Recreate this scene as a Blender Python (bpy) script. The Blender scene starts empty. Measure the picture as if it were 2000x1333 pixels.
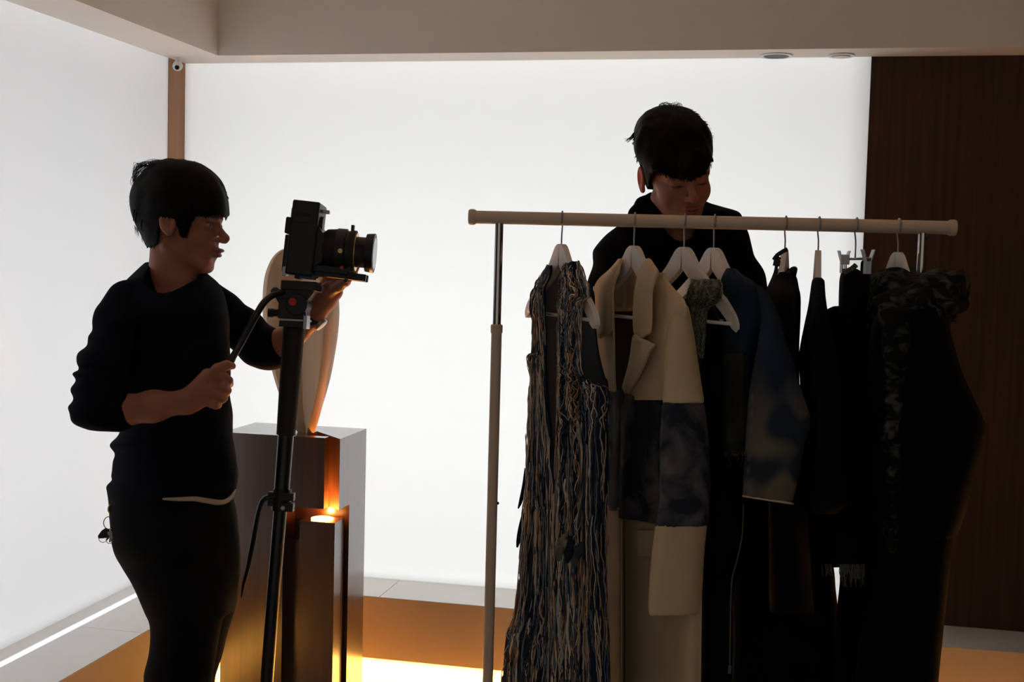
import bpy, bmesh, math, random
import numpy as np
from mathutils import Vector, Matrix

scene = bpy.context.scene
col = scene.collection

# ------------------------------------------------------------------ camera
FPX = 2350.0            # focal length in pixels of the 2000 x 1333 frame
CAM_H = 1.45
YAW, PITCH, ROLL = math.radians(12.0), math.radians(3.68), math.radians(1.49)
RM = (Matrix.Rotation(YAW, 3, 'Z') @ Matrix.Rotation(math.pi/2 - PITCH, 3, 'X') @ Matrix.Rotation(ROLL, 3, 'Z'))
cam_data = bpy.data.cameras.new('camera')
cam_data.sensor_width = 36.0
cam_data.lens = FPX/2000.0*36.0
cam_data.clip_start = 0.05
cam = bpy.data.objects.new('camera', cam_data)
col.objects.link(cam)
cam.matrix_world = Matrix.Translation((0, 0, CAM_H)) @ RM.to_4x4()
scene.camera = cam
RN = np.array(RM)
CN = np.array([0, 0, CAM_H])

def P(u, v, d):
    """world point seen at photo pixel (u, v) at distance d along the view axis"""
    return CN + d*(RN @ np.array([(u-1000)/FPX, -(v-666.5)/FPX, -1.0]))

# ------------------------------------------------------------------ view, world
scene.view_settings.view_transform = 'Standard'
scene.view_settings.look = 'None'
scene.view_settings.gamma = 1.0
scene.view_settings.use_curve_mapping = False
scene.view_settings.exposure = 0.0
w = bpy.data.worlds.new('world')
scene.world = w
w.use_nodes = True
w.node_tree.nodes['Background'].inputs[0].default_value = (0.60, 0.55, 0.50, 1)
w.node_tree.nodes['Background'].inputs[1].default_value = 0.44

# ------------------------------------------------------------------ room dimensions
XW, YW = -2.07, 4.0        # left and back window walls
ZS, ZL = 2.132, 0.33       # underside of the beam, top of the ledge
XB, YB = -1.87, 3.85       # inner faces of the beams
XL, YL = -1.774, 3.77      # fronts of the ledges

def area(name, loc, target, sx, sy, power, color, spread=None):
    l = bpy.data.lights.new(name, 'AREA')
    l.shape = 'RECTANGLE'; l.size = sx; l.size_y = sy; l.energy = power; l.color = color
    if spread: l.spread = math.radians(spread)
    o = bpy.data.objects.new(name, l); col.objects.link(o)
    o.location = loc
    o.rotation_euler = (Vector(target)-Vector(loc)).to_track_quat('-Z', 'Y').to_euler()
    return o
# daylight standing behind the translucent shades
area('daylight_back', (-0.75, 5.1, 1.05), (-0.75, 4.0, 1.15), 3.6, 2.3, 365, (0.925, 0.945, 1.0))
area('daylight_left', (-3.1, 2.4, 1.05), (-2.06, 2.4, 1.15), 3.8, 2.3, 284, (0.90, 0.915, 1.0))
# warm light strips under the ledges
area('strip_back', (-0.2, YL+0.045, 0.118), (-0.2, YL+0.045, 0.0), 3.6, 0.03, 60, (1.0, 0.50, 0.10), 120)
area('strip_left', (XL-0.045, 3.05, 0.118), (XL-0.045, 3.05, 0.0), 0.03, 1.35, 9, (1.0, 0.50, 0.10), 120)

# ------------------------------------------------------------------ materials
def nodes(m):
    m.use_nodes = True
    nt = m.node_tree
    return nt, nt.nodes['Principled BSDF']
def mat(name, rgb, rough=0.7, metal=0.0, spec=0.3, noise=None, bump=None, sheen=0):
    """noise=(scale, rgb2, stretch), bump=(scale, strength)"""
    m = bpy.data.materials.new(name)
    nt, b = nodes(m)
    b.inputs['Base Color'].default_value = (*rgb, 1)
    b.inputs['Roughness'].default_value = rough
    b.inputs['Metallic'].default_value = metal
    b.inputs['Specular IOR Level'].default_value = spec
    if sheen: b.inputs['Sheen Weight'].default_value = sheen
    if noise or bump:
        tc = nt.nodes.new('ShaderNodeTexCoord')
    if noise:
        mp = nt.nodes.new('ShaderNodeMapping'); mp.inputs['Scale'].default_value = noise[2]
        nz = nt.nodes.new('ShaderNodeTexNoise'); nz.inputs['Scale'].default_value = noise[0]
        nz.inputs['Detail'].default_value = 5
        rp = nt.nodes.new('ShaderNodeValToRGB')
        rp.color_ramp.elements[0].position = 0.36; rp.color_ramp.elements[1].position = 0.64
        rp.color_ramp.elements[0].color = (*rgb, 1); rp.color_ramp.elements[1].color = (*noise[1], 1)
        nt.links.new(tc.outputs['Object'], mp.inputs[0]); nt.links.new(mp.outputs[0], nz.inputs['Vector'])
        nt.links.new(nz.outputs['Fac'], rp.inputs[0]); nt.links.new(rp.outputs[0], b.inputs['Base Color'])
    if bump:
        n2 = nt.nodes.new('ShaderNodeTexNoise'); n2.inputs['Scale'].default_value = bump[0]
        n2.inputs['Detail'].default_value = 3
        bp = nt.nodes.new('ShaderNodeBump'); bp.inputs['Strength'].default_value = bump[1]
        bp.inputs['Distance'].default_value = 0.002
        nt.links.new(tc.outputs['Object'], n2.inputs['Vector']); nt.links.new(n2.outputs['Fac'], bp.inputs['Height'])
        nt.links.new(bp.outputs[0], b.inputs['Normal'])
    return m
def wood(name, a, b_, axis=2, scale=1.0, rough=0.55):
    m = bpy.data.materials.new(name)
    nt, b = nodes(m)
    tc = nt.nodes.new('ShaderNodeTexCoord')
    mp = nt.nodes.new('ShaderNodeMapping')
    s = [60*scale]*3; s[axis] = 1.6*scale
    mp.inputs['Scale'].default_value = s
    nz = nt.nodes.new('ShaderNodeTexNoise'); nz.inputs['Scale'].default_value = 1.0; nz.inputs['Detail'].default_value = 6
    nz.inputs['Distortion'].default_value = 0.4
    rp = nt.nodes.new('ShaderNodeValToRGB')
    rp.color_ramp.elements[0].position = 0.3; rp.color_ramp.elements[1].position = 0.72
    rp.color_ramp.elements[0].color = (*a, 1); rp.color_ramp.elements[1].color = (*b_, 1)
    bp = nt.nodes.new('ShaderNodeBump'); bp.inputs['Strength'].default_value = 0.15; bp.inputs['Distance'].default_value = 0.001
    nt.links.new(tc.outputs['Object'], mp.inputs[0]); nt.links.new(mp.outputs[0], nz.inputs['Vector'])
    nt.links.new(nz.outputs['Fac'], rp.inputs[0]); nt.links.new(rp.outputs[0], b.inputs['Base Color'])
    nt.links.new(nz.outputs['Fac'], bp.inputs['Height']); nt.links.new(bp.outputs[0], b.inputs['Normal'])
    b.inputs['Roughness'].default_value = rough; b.inputs['Specular IOR Level'].default_value = 0.35
    return m
def emit(name, rgb, strength):
    m = bpy.data.materials.new(name); m.use_nodes = True
    nt = m.node_tree; nt.nodes.clear()
    e = nt.nodes.new('ShaderNodeEmission'); o = nt.nodes.new('ShaderNodeOutputMaterial')
    e.inputs[0].default_value = (*rgb, 1); e.inputs[1].default_value = strength
    nt.links.new(e.outputs[0], o.inputs[0]); return m
def translucent(name, rgb, refl, mixf=0.5):
    m = bpy.data.materials.new(name); m.use_nodes = True
    nt = m.node_tree; nt.nodes.clear()
    t = nt.nodes.new('ShaderNodeBsdfTranslucent'); t.inputs[0].default_value = (*rgb, 1)
    d = nt.nodes.new('ShaderNodeBsdfDiffuse'); d.inputs[0].default_value = (*refl, 1)
    x = nt.nodes.new('ShaderNodeMixShader'); x.inputs[0].default_value = mixf
    o = nt.nodes.new('ShaderNodeOutputMaterial')
    nt.links.new(t.outputs[0], x.inputs[1]); nt.links.new(d.outputs[0], x.inputs[2]); nt.links.new(x.outputs[0], o.inputs[0])
    return m
def by_attr(name, rough=0.8, spec=0.2, mul=1.0, sheen=0):
    """material whose base colour is the mesh's own colour attribute 'tint'"""
    m = bpy.data.materials.new(name); nt, b = nodes(m)
    a = nt.nodes.new('ShaderNodeAttribute'); a.attribute_name = 'tint'
    nt.links.new(a.outputs['Color'], b.inputs['Base Color'])
    b.inputs['Roughness'].default_value = rough; b.inputs['Specular IOR Level'].default_value = spec
    if sheen: b.inputs['Sheen Weight'].default_value = sheen
    return m

M = {}
M['plaster'] = mat('painted_plaster', (0.82, 0.77, 0.72), 0.8, bump=(40, 0.1))
M['floor'] = mat('floor_stone', (0.42, 0.37, 0.31), 0.55, noise=(2.5, (0.48, 0.42, 0.36), (1, 1, 1)))
M['stone'] = mat('ledge_stone', (0.70, 0.66, 0.61), 0.38, spec=0.6, noise=(2.2, (0.77, 0.73, 0.69), (1, 1, 1)))
M['shade'] = translucent('shade_fabric', (0.62, 0.62, 0.605), (0.5, 0.49, 0.47), 0.5)
M['panel'] = wood('panel_wood', (0.040, 0.014, 0.005), (0.075, 0.028, 0.010), 2)
M['pillar'] = wood('pillar_wood', (0.30, 0.14, 0.06), (0.42, 0.21, 0.10), 2, 0.8)
M['plinth'] = wood('plinth_wood', (0.032, 0.0095, 0.0025), (0.062, 0.020, 0.006), 2, 1.0, 0.35)
_b = M['plinth'].node_tree.nodes['Principled BSDF']; _b.inputs['Coat Weight'].default_value = 1.0; _b.inputs['Coat Roughness'].default_value = 0.2; _b.inputs['Coat IOR'].default_value = 1.52; _b.inputs['Specular IOR Level'].default_value = 0.4
M['sculpt'] = wood('pale_wood', (0.40, 0.25, 0.145), (0.52, 0.35, 0.22), 2, 0.7, 0.5)
M['slit'] = emit('ledge_light', (0.86, 0.88, 1.0), 1.25)
M['lamp'] = emit('warm_lamp', (1.0, 0.50, 0.13), 9.0)
M['black'] = mat('black_plastic', (0.012, 0.012, 0.013), 0.45, spec=0.35)
M['blackmetal'] = mat('black_metal', (0.014, 0.014, 0.016), 0.3, metal=0.2, spec=0.5)
M['rubber'] = mat('black_rubber', (0.02, 0.02, 0.02), 0.75)
M['grey'] = mat('grey_metal', (0.35, 0.35, 0.37), 0.35, metal=0.8)
M['chrome'] = mat('chrome', (0.62, 0.58, 0.56), 0.16, metal=1.0)
M['beige'] = mat('beige_lacquer', (0.70, 0.56, 0.43), 0.45, spec=0.4)
M['beechwood'] = wood('pale_hanger_wood', (0.84, 0.78, 0.73), (0.89, 0.84, 0.80), 2, 1.0, 0.5)
M['red'] = mat('red_plastic', (0.5, 0.03, 0.02), 0.4)
M['blue'] = mat('blue_plastic', (0.02, 0.09, 0.20), 0.4)
M['gold'] = mat('brass', (0.55, 0.36, 0.13), 0.3, metal=1.0)
M['white'] = mat('white_plastic', (0.75, 0.75, 0.75), 0.4)
M['glass'] = mat('dark_glass', (0.01, 0.01, 0.012), 0.08, spec=0.8)

# ------------------------------------------------------------------ mesh helpers
def tag(o, label=None, cat=None, group=None, kind=None):
    if label: o['label'] = label
    if cat: o['category'] = cat
    if group: o['group'] = group
    if kind: o['kind'] = kind
    return o
def empty(name, loc, label, cat, group=None):
    o = bpy.data.objects.new(name, None); col.objects.link(o); o.location = tuple(loc)
    o.empty_display_size = 0.05
    return tag(o, label, cat, group)
def link(name, me, m, parent=None, smooth=False):
    o = bpy.data.objects.new(name, me); col.objects.link(o)
    for mm in (m if isinstance(m, (list, tuple)) else [m]): me.materials.append(mm)
    if smooth:
        me.polygons.foreach_set('use_smooth', [True]*len(me.polygons))
    if parent:
        o.parent = parent
        # parent transforms are pure translations or matrices set before children are linked
        bpy.context.view_layer.update()
        o.matrix_parent_inverse = parent.matrix_world.inverted()
    return o
class MB:
    """collects shapes into one mesh"""
    def __init__(s): s.v = []; s.f = []; s.mi = []; s.n = 0
    def add(s, v, f, mi=0):
        v = np.asarray(v, float).reshape(-1, 3)
        s.v.append(v); s.f += [[i+s.n for i in q] for q in f]; s.mi += [mi]*len(f); s.n += len(v); return s
    def box(s, lo, hi, fr=None, mi=0):
        x0, y0, z0 = lo; x1, y1, z1 = hi
        v = np.array([(x, y, z) for z in (z0, z1) for y in (y0, y1) for x in (x0, x1)], float)
        if fr is not None: v = fr(v)
        return s.add(v, [(0, 2, 3, 1), (4, 5, 7, 6), (0, 1, 5, 4), (2, 6, 7, 3), (0, 4, 6, 2), (1, 3, 7, 5)], mi)
    def prism(s, poly, z0, z1, fr=None, mi=0):
        n = len(poly)
        v = np.array([(x, y, z0) for x, y in poly]+[(x, y, z1) for x, y in poly], float)
        if fr is not None: v = fr(v)
        return s.add(v, [list(range(n))[::-1], list(range(n, 2*n))]+[(i, (i+1) % n, n+(i+1) % n, n+i) for i in range(n)], mi)
    def tube(s, pts, r, n=12, mi=0, caps=True, flat=1.0, up=None):
        """sweep of circles (radius r or list) along pts"""
        pts = np.asarray(pts, float); k = len(pts)
        r = np.full(k, r) if np.isscalar(r) else np.asarray(r, float)
        t = np.gradient(pts, axis=0); t /= np.linalg.norm(t, axis=1)[:, None]+1e-12
        a = np.array(up if up is not None else (0, 0, 1.0), float)
        if abs(np.dot(a, t[0])) > 0.9 and up is None: a = np.array([1.0, 0, 0])
        rings = []
        nrm = a-np.dot(a, t[0])*t[0]; nrm /= np.linalg.norm(nrm)
        th = np.linspace(0, 2*math.pi, n, endpoint=False)
        for i in range(k):
            nrm = nrm-np.dot(nrm, t[i])*t[i]; nrm /= np.linalg.norm(nrm)+1e-12
            b = np.cross(t[i], nrm)
            rings.append(pts[i]+r[i]*(np.cos(th)[:, None]*nrm+flat*np.sin(th)[:, None]*b))
        v = np.concatenate(rings)
        f = [(i*n+j, i*n+(j+1) % n, (i+1)*n+(j+1) % n, (i+1)*n+j) for i in range(k-1) for j in range(n)]
        if caps: f += [list(range(n))[::-1], [(k-1)*n+j for j in range(n)]]
        return s.add(v, f, mi)
    def mesh(s, name):
        me = bpy.data.meshes.new(name)
        me.from_pydata([tuple(p) for p in np.concatenate(s.v)], [], [tuple(q) for q in s.f])
        me.polygons.foreach_set('material_index', s.mi)
        me.update(); return me
    def build(s, name, m, parent=None, smooth=False, bevel=0.0, autosmooth=False):
        me = s.mesh(name); o = link(name, me, m, parent, smooth)
        if bevel:
            md = o.modifiers.new('bevel', 'BEVEL'); md.width = bevel; md.segments = 2; md.limit_method = 'ANGLE'
            md.angle_limit = math.radians(40)
        if autosmooth:
            me.polygons.foreach_set('use_smooth', [True]*len(me.polygons))
            md = o.modifiers.new('edges', 'EDGE_SPLIT'); md.split_angle = math.radians(35)
        return o
def frame(o, ax, ay, az):
    """maps local (x, y, z) to world with the given origin and axis vectors"""
    o = np.asarray(o, float); A = np.array([ax, ay, az], float)
    return lambda v: o+np.asarray(v, float) @ A
def cr(p, n):
    """Catmull-Rom resample of a list of points"""
    p = np.asarray(p, float); k = len(p)
    q = np.vstack([2*p[0]-p[1], p, 2*p[-1]-p[-2]])
    t = np.linspace(0, k-1, n); i = np.minimum(t.astype(int), k-2); u = (t-i)[:, None]
    a, b, c, d = q[i], q[i+1], q[i+2], q[i+3]
    return 0.5*((2*b)+(c-a)*u+(2*a-5*b+4*c-d)*u*u+(3*b-a-3*c+d)*u**3)
def solid(lo, hi): return MB().box(lo, hi)

# ------------------------------------------------------------------ the room
def struct(name, mb, m, **k):
    o = mb.build(name, m, **k); o['kind'] = 'structure'; return o
XR, YF = 2.6, -1.2
struct('floor', solid((XW-0.15, YF, -0.1), (XR, YW+0.15, 0.0)), M['floor'])
struct('ceiling', solid((XW-0.15, YF, 2.72), (XR, YW+0.15, 2.82)), M['plaster'])
struct('trim_1', solid((XB-0.32, YB, ZS), (XR, YB+0.32, 2.72)), M['plaster'])           # beam along the back wall
struct('trim_2', solid((XB-0.32, YF, ZS), (XB, YB, 2.72)), M['plaster'])      # beam along the left wall
XP = 0.287
struct('wall_back', solid((XP, YW-0.002, ZL), (XR, YW+0.1, ZS+0.1)), M['panel'])
struct('wall_corner', solid((XW-0.06, YW-0.118, ZL), (XW+0.003, YW+0.06, ZS+0.1)), M['pillar'])
struct('wall_right', solid((XR, YF, 0), (XR+0.1, YW+0.15, 2.8)), M['panel'])
# shades: thin fabric sheets in front of the two windows
def shade(name, a, b, kind):
    n = 40; v = []; f = []
    th = 0.0012
    mb = MB()
    if kind == 'back': mb.box((a, YW, ZL-0.002), (b, YW+th, ZS+0.06))
    else: mb.box((XW-th, a, ZL-0.002), (XW, b, ZS+0.06))
    return struct(name, mb, M['shade'])
shade('window_1', XW+0.003, XP+0.02, 'back')
YSH = 2.15
shade('window_2', YSH, YW-0.118, 'left')
struct('wall_left', solid((XW-0.1, YF, ZL-0.002), (XW+0.004, YSH, ZS+0.1)), M['panel'])
# ledges with tile joints, faces, recessed bases
def ledge_mat():
    m = M['stone']; return m
GLS = (-2.013, -1.983)
G = 0.0012
ml = MB(); ml.box((XW-0.06, YF, 0.123), (GLS[0], YL, ZL)).box((GLS[0], YF, 0.123), (GLS[1], YL, ZL-0.012))
for a, b in ((YF, -0.4), (-0.4, 0.8), (0.8, 2.0), (2.0, 3.2), (3.2, YL)):
    ml.box((GLS[1], a+G, 0.123), (XL, b-G, ZL))
ml.box((GLS[1], YF, 0.13), (XL-0.003, YL, ZL-0.003))
struct('trim_3', ml, M['stone'])
mb = MB()
xs = [XW-0.06, -1.23, -0.03, 1.17, XR]
for a, b in zip(xs, xs[1:]): mb.box((a+G, YL, 0.123), (b-G, YW+0.06, ZL))
mb.box((XW, YL+0.003, 0.13), (XR-0.01, YW+0.05, ZL-0.003))
struct('trim_4', mb, M['stone'])
_b = M['stone'].node_tree.nodes['Principled BSDF']; _b.inputs['Coat Weight'].default_value = 0.6; _b.inputs['Coat Roughness'].default_value = 0.2
M['glow_facing'] = mat('glow_tinted_stone', (0.70, 0.50, 0.32), 0.5, noise=(2.2, (0.76, 0.56, 0.37), (1, 1, 1)))  # ledge stone tinted tan: the strips' warm glow painted into its colour
struct('trim_5', MB().box((XL, YL-0.002, 0.121), (XR, YL, ZL-0.0015)), M['glow_facing'])  # thin sheets added over both ledge fronts to carry the painted glow
struct('trim_6', MB().box((XL, YF, 0.121), (XL+0.002, YL-0.002, ZL-0.0015)), M['glow_facing'])
struct('baseboard_left', solid((XW-0.15, YF, 0), (XL-0.09, YW, 0.123)), M['stone'])            # recessed base under the left ledge
struct('baseboard_back', solid((XL-0.1, YL+0.09, 0), (XR, YW+0.1, 0.123)), M['stone'])
# light line let into the left ledge
tag(MB().box((GLS[0]+0.002, YF+0.1, ZL-0.012), (GLS[1]-0.002, YL-0.01, ZL-0.001)).build('strip_light', M['slit']),
    'thin glowing white strip of light set into the left window ledge', 'light strip')

def ray(u, v): return RN @ np.array([(u-1000)/FPX, -(v-666.5)/FPX, -1.0])
def onz(u, v, z): d = ray(u, v); return CN+(z-CN[2])/d[2]*d
def ony(u, v, y): d = ray(u, v); return CN+y/d[1]*d
def px(p):
    q = RN.T @ (np.array(p)-CN); return 1000+FPX*q[0]/-q[2], 666.5-FPX*q[1]/-q[2], -q[2]
# ------------------------------------------------------------------ ceiling fixtures
def disc(mb, c, r, z0, z1, n=40, mi=0):
    return mb.prism([(c[0]+r*math.cos(t), c[1]+r*math.sin(t)) for t in np.linspace(0, 2*math.pi, n, endpoint=False)], z0, z1, mi=mi)
def ringmesh(mb, c, r0, r1, z0, z1, n=40):
    th = np.linspace(0, 2*math.pi, n, endpoint=False)
    v = [(c[0]+r*math.cos(t), c[1]+r*math.sin(t), z) for r, z in ((r0, z0), (r0, z1), (r1, z1), (r1, z0)) for t in th]
    f = [(k*n+i, k*n+(i+1) % n, ((k+1) % 4)*n+(i+1) % n, ((k+1) % 4)*n+i) for k in range(4) for i in range(n)]
    return mb.add(v, f)
c1 = onz(1516, 108, ZS)
dl = empty('downlight', (c1[0], c1[1], ZS), 'dark recessed round downlight in the beam above the right end of the shade', 'downlight')
ringmesh(MB(), c1, 0.040, 0.052, ZS-0.004, ZS+0.002).build('rim', M['white'], dl, autosmooth=True)
disc(MB(), c1, 0.040, ZS-0.003, ZS+0.001).build('lens', M['black'], dl)
c2 = onz(1643, 107, ZS)
sp = empty('ceiling_speaker', (c2[0], c2[1], ZS), 'small pale round smoke sensor in the beam near the wood panel', 'sensor')
ringmesh(MB(), c2, 0.030, 0.042, ZS-0.005, ZS+0.002).build('rim', M['white'], sp, autosmooth=True)
disc(MB(), c2, 0.026, ZS-0.008, ZS-0.001).build('cap', M['plaster'], sp)
sp.name = 'smoke_sensor'
c3 = P(347, 127, 4.16)
sc_ = empty('security_camera', c3, 'small white security camera in the top corner above the wooden corner post', 'security camera')
mb = MB(); mb.tube([c3+(0, 0, 0.05), c3+(0, 0, 0.028), c3+(0, 0, 0.012)], [0.013, 0.013, 0.008], 16)
mb.build('bracket', M['white'], sc_, autosmooth=True)
cc = c3+(0, 0, -0.003)
d_ = np.array([0.35, -0.85, -0.35]); d_ /= np.linalg.norm(d_)
mb = MB(); ts = np.linspace(-1, 1, 15)
mb.tube([cc+d_*t*0.028 for t in ts], [0.017*math.sqrt(max(1e-3, 1-abs(t)**2.6)) for t in ts], 20)
mb.build('body', M['white'], sc_, smooth=True)
MB().tube([cc+d_*0.022, cc+d_*0.029], [0.009, 0.007], 16).build('lens', M['glass'], sc_, autosmooth=True)

# ------------------------------------------------------------------ display plinth
ZP = 0.92
fr = onz(663, 858, ZP); bk = onz(717, 838, ZP)
F, B, XRt = fr[1], bk[1], (fr[0]+bk[0])/2
def fx(u, v=900, y=None): return ony(u, v, F if y is None else y)[0]
def fz(v, u=620, y=None): return ony(u, v, F if y is None else y)[2]
XLt = fx(433, 1000)
z994 = fz(994); x634 = fx(634); x555 = fx(553, 1050)
plinth = empty('display_plinth', ((XLt+XRt)/2, (F+B)/2, 0), 'tall stepped wooden plinth with an orange-lit recess, behind the tripod', 'plinth')
g1 = np.array([onz(602, 849, ZP)[0], F+0.125, ZP])
yr = F+0.38*(B-F)
upper = [(XLt, F), (x634, F), (x634, F+0.035), (g1[0], F+0.035), (g1[0], g1[1]), (XRt, F), (XRt, B), (XLt, B)]
MB().prism(upper, z994, ZP).build('upper_block', M['plinth'], plinth)
MB().prism([(XLt, F), (x555, F), (x555, yr), (XRt, yr), (XRt, B), (XLt, B)], 0, z994).build('lower_block', M['plinth'], plinth)
x584 = fx(583, 1100); z1056 = fz(1056, y=F+0.055)
MB().box((x555, F+0.05, 0), (x584-0.001, yr, z1056)).build('inner_step', M['plinth'], plinth)
xa, xb = fx(585.5, 1020), fx(654, 1021); zc = fz(1020, 620)
yb = onz(674.6, 1010, zc)[1]
yb = min(yb, yr-0.012)
mb = MB().box((xa, F, 0), (xb, yb, zc))
lcol = mb.build('lamp_column', M['plinth'], plinth)
lc = ((xa+xb)/2, (F+yb)/2, zc)
rr = min(xb-xa, yb-F)*0.42
o = ringmesh(MB(), lc, rr*0.78, rr, zc, zc+0.004).build('lamp_ring', M['lamp'], lcol, autosmooth=True)
disc(MB(), lc, rr*0.5, zc, zc+0.002).build('lamp', M['lamp'], lcol)
l = bpy.data.lights.new('plinth_lamp', 'SPOT'); l.energy = 26.0; l.spot_size = math.radians(140); l.spot_blend = 0.5; l.color = (1.0, 0.36, 0.07); l.shadow_soft_size = 0.008
o = bpy.data.objects.new('plinth_lamp', l); col.objects.link(o); o.location = (x634+0.008, F+0.024, zc+0.012); o.rotation_euler = (math.pi, 0, 0); o.rotation_euler = (math.pi, 0, 0)

l2 = bpy.data.lights.new('recess_lamp', 'POINT'); l2.energy = 0.9; l2.color = (1.0, 0.36, 0.07); l2.shadow_soft_size = 0.01
o = bpy.data.objects.new('recess_lamp', l2); col.objects.link(o); o.location = (lc[0], yb-0.012, zc+0.012)
# ------------------------------------------------------------------ leaf-shaped wooden sculpture on the plinth
sb = onz(600, 846, ZP); DS = px(sb)[2]
rows = [(484, 560, 592, 600), (492, 543, 600, 622), (510, 528, 612, 640), (540, 517, 624, 654), (575, 513, 630, 661), (612, 513, 633, 663), (655, 517, 632, 660),
        (700, 525, 629, 653), (745, 537, 623, 644), (790, 552, 614, 631), (822, 567, 606, 622), (840, 578, 601, 616), (847.5, 584, 600, 613)]
rw = cr(rows, 60)
m_ = MB(); ring = []
K = 36
for (v, a, r, b) in rw:
    wd = (b-a)
    th = 0.085*wd/150
    pts = [(a, 0.0), (a+0.05*wd, -0.30*th), (a+0.26*wd, -0.42*th), (a+0.50*wd, -0.30*th), (r-0.10*wd, -0.62*th), (r-0.01*wd, -1.02*th), (r+0.4*(b-r), -0.80*th), (b-0.02*wd, -0.30*th),
           (b, 0.05*th), (b-0.08*wd, 0.45*th), (b-0.3*wd, 0.85*th), (a+0.35*wd, 0.9*th), (a+0.08*wd, 0.5*th)]
    pp = np.array([P(u, v, DS+0.01+d) for u, d in pts])
    ring.append(pp)
n = len(ring[0]); V = np.concatenate(ring); Fc = [(i*n+j, i*n+(j+1) % n, (i+1)*n+(j+1) % n, (i+1)*n+j) for i in range(len(ring)-1) for j in range(n)]
Fc += [list(range(n))[::-1], [(len(ring)-1)*n+j for j in range(n)]]
V[-n:, 2] = ZP; 
V[:, 2] = np.maximum(V[:, 2], ZP)
m_.add(V, Fc)
sculpture = m_.build('sculpture', M['sculpt'], autosmooth=True)
tag(sculpture, 'tall pale wooden leaf-shaped sculpture with a sharp ridge, standing on the plinth', 'sculpture')

# ------------------------------------------------------------------ clothes rack
RW = RM
e0, e1 = P(917, 424, 2.54), P(1864, 445.5, 2.45)
zbar = (e0[2]+e1[2])/2
def bar(u):
    """centre of the rail at photo column u"""
    d = ray(u, 424+(u-917)*21.5/947.)
    hd = e1-e0; n_ = np.array([-hd[1], hd[0], 0]); t = np.dot(e0-CN, n_)/np.dot(d, n_)
    p = CN+t*d; return np.array([p[0], p[1], zbar])
BD = bar(1800)-bar(1000); BD /= np.linalg.norm(BD)      # along the rail
BN = np.array([-BD[1], BD[0], 0])                        # away from the camera
RB = 0.0137
rack = empty('clothes_rack', ((bar(975)+bar(1802))/2)*(1, 1, 0), 'beige metal clothes rail on two chrome and beige posts, holding the garments', 'clothes rack')
b0, b1 = bar(926), bar(1856)
MB().tube([b0, b0+(b1-b0)*0.5, b1], RB, 32).build('rail', M['beige'], rack, autosmooth=True)
for p, s_ in ((b0, -1), (b1, 1)):
    MB().tube([p+BD*s_*k for k in (-0.004, 0.0, 0.008, 0.011)], [RB+0.001, RB+0.003, RB+0.003, RB+0.0015], 32).build('end_cap', M['beige'], rack, autosmooth=True)
for u in (975.5, 1803):
    t_ = bar(u); zj = P(975, 640, 2.54)[2]
    MB().tube([t_-(0, 0, 0.012), (t_[0], t_[1], zj-0.15)], 0.0088, 24).build('upper_post', M['chrome'], rack, autosmooth=True)
    MB().tube([(t_[0], t_[1], zj), (t_[0], t_[1], 0.09)], 0.0112, 24).build('lower_post', M['beige'], rack, autosmooth=True)
    MB().tube([(t_[0], t_[1], zj-0.012), (t_[0], t_[1], zj+0.004), (t_[0], t_[1], zj+0.006)], [0.0128, 0.0128, 0.0105], 24).build('post_collar', M['beige'], rack, autosmooth=True)
    zb = P(987, 990, 2.54)[2]
    kb = np.array([t_[0], t_[1], zb])
    MB().tube([kb+BD*0.009, kb+BD*0.0135, kb+BD*0.0145], [0.003, 0.003, 0.0015], 10).build('button', M['black'], rack, autosmooth=True)
    MB().tube([np.array([t_[0], t_[1], 0.08])+BN*k for k in (-0.24, 0, 0.24)], 0.0125, 20).build('foot', M['beige'], rack, autosmooth=True)
    for k in (-0.23, 0.23):
        q = np.array([t_[0], t_[1], 0.0])+BN*k
        mb = MB().tube([q+BD*x+(0, 0, 0.03) for x in (-0.012, -0.01, 0.01, 0.012)], [0.026, 0.03, 0.03, 0.026], 20)
        mb.tube([q+(0, 0, 0.045), q+(0, 0, 0.072)], 0.006, 10)
        mb.build('castor', M['black'], rack, autosmooth=True)

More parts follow.
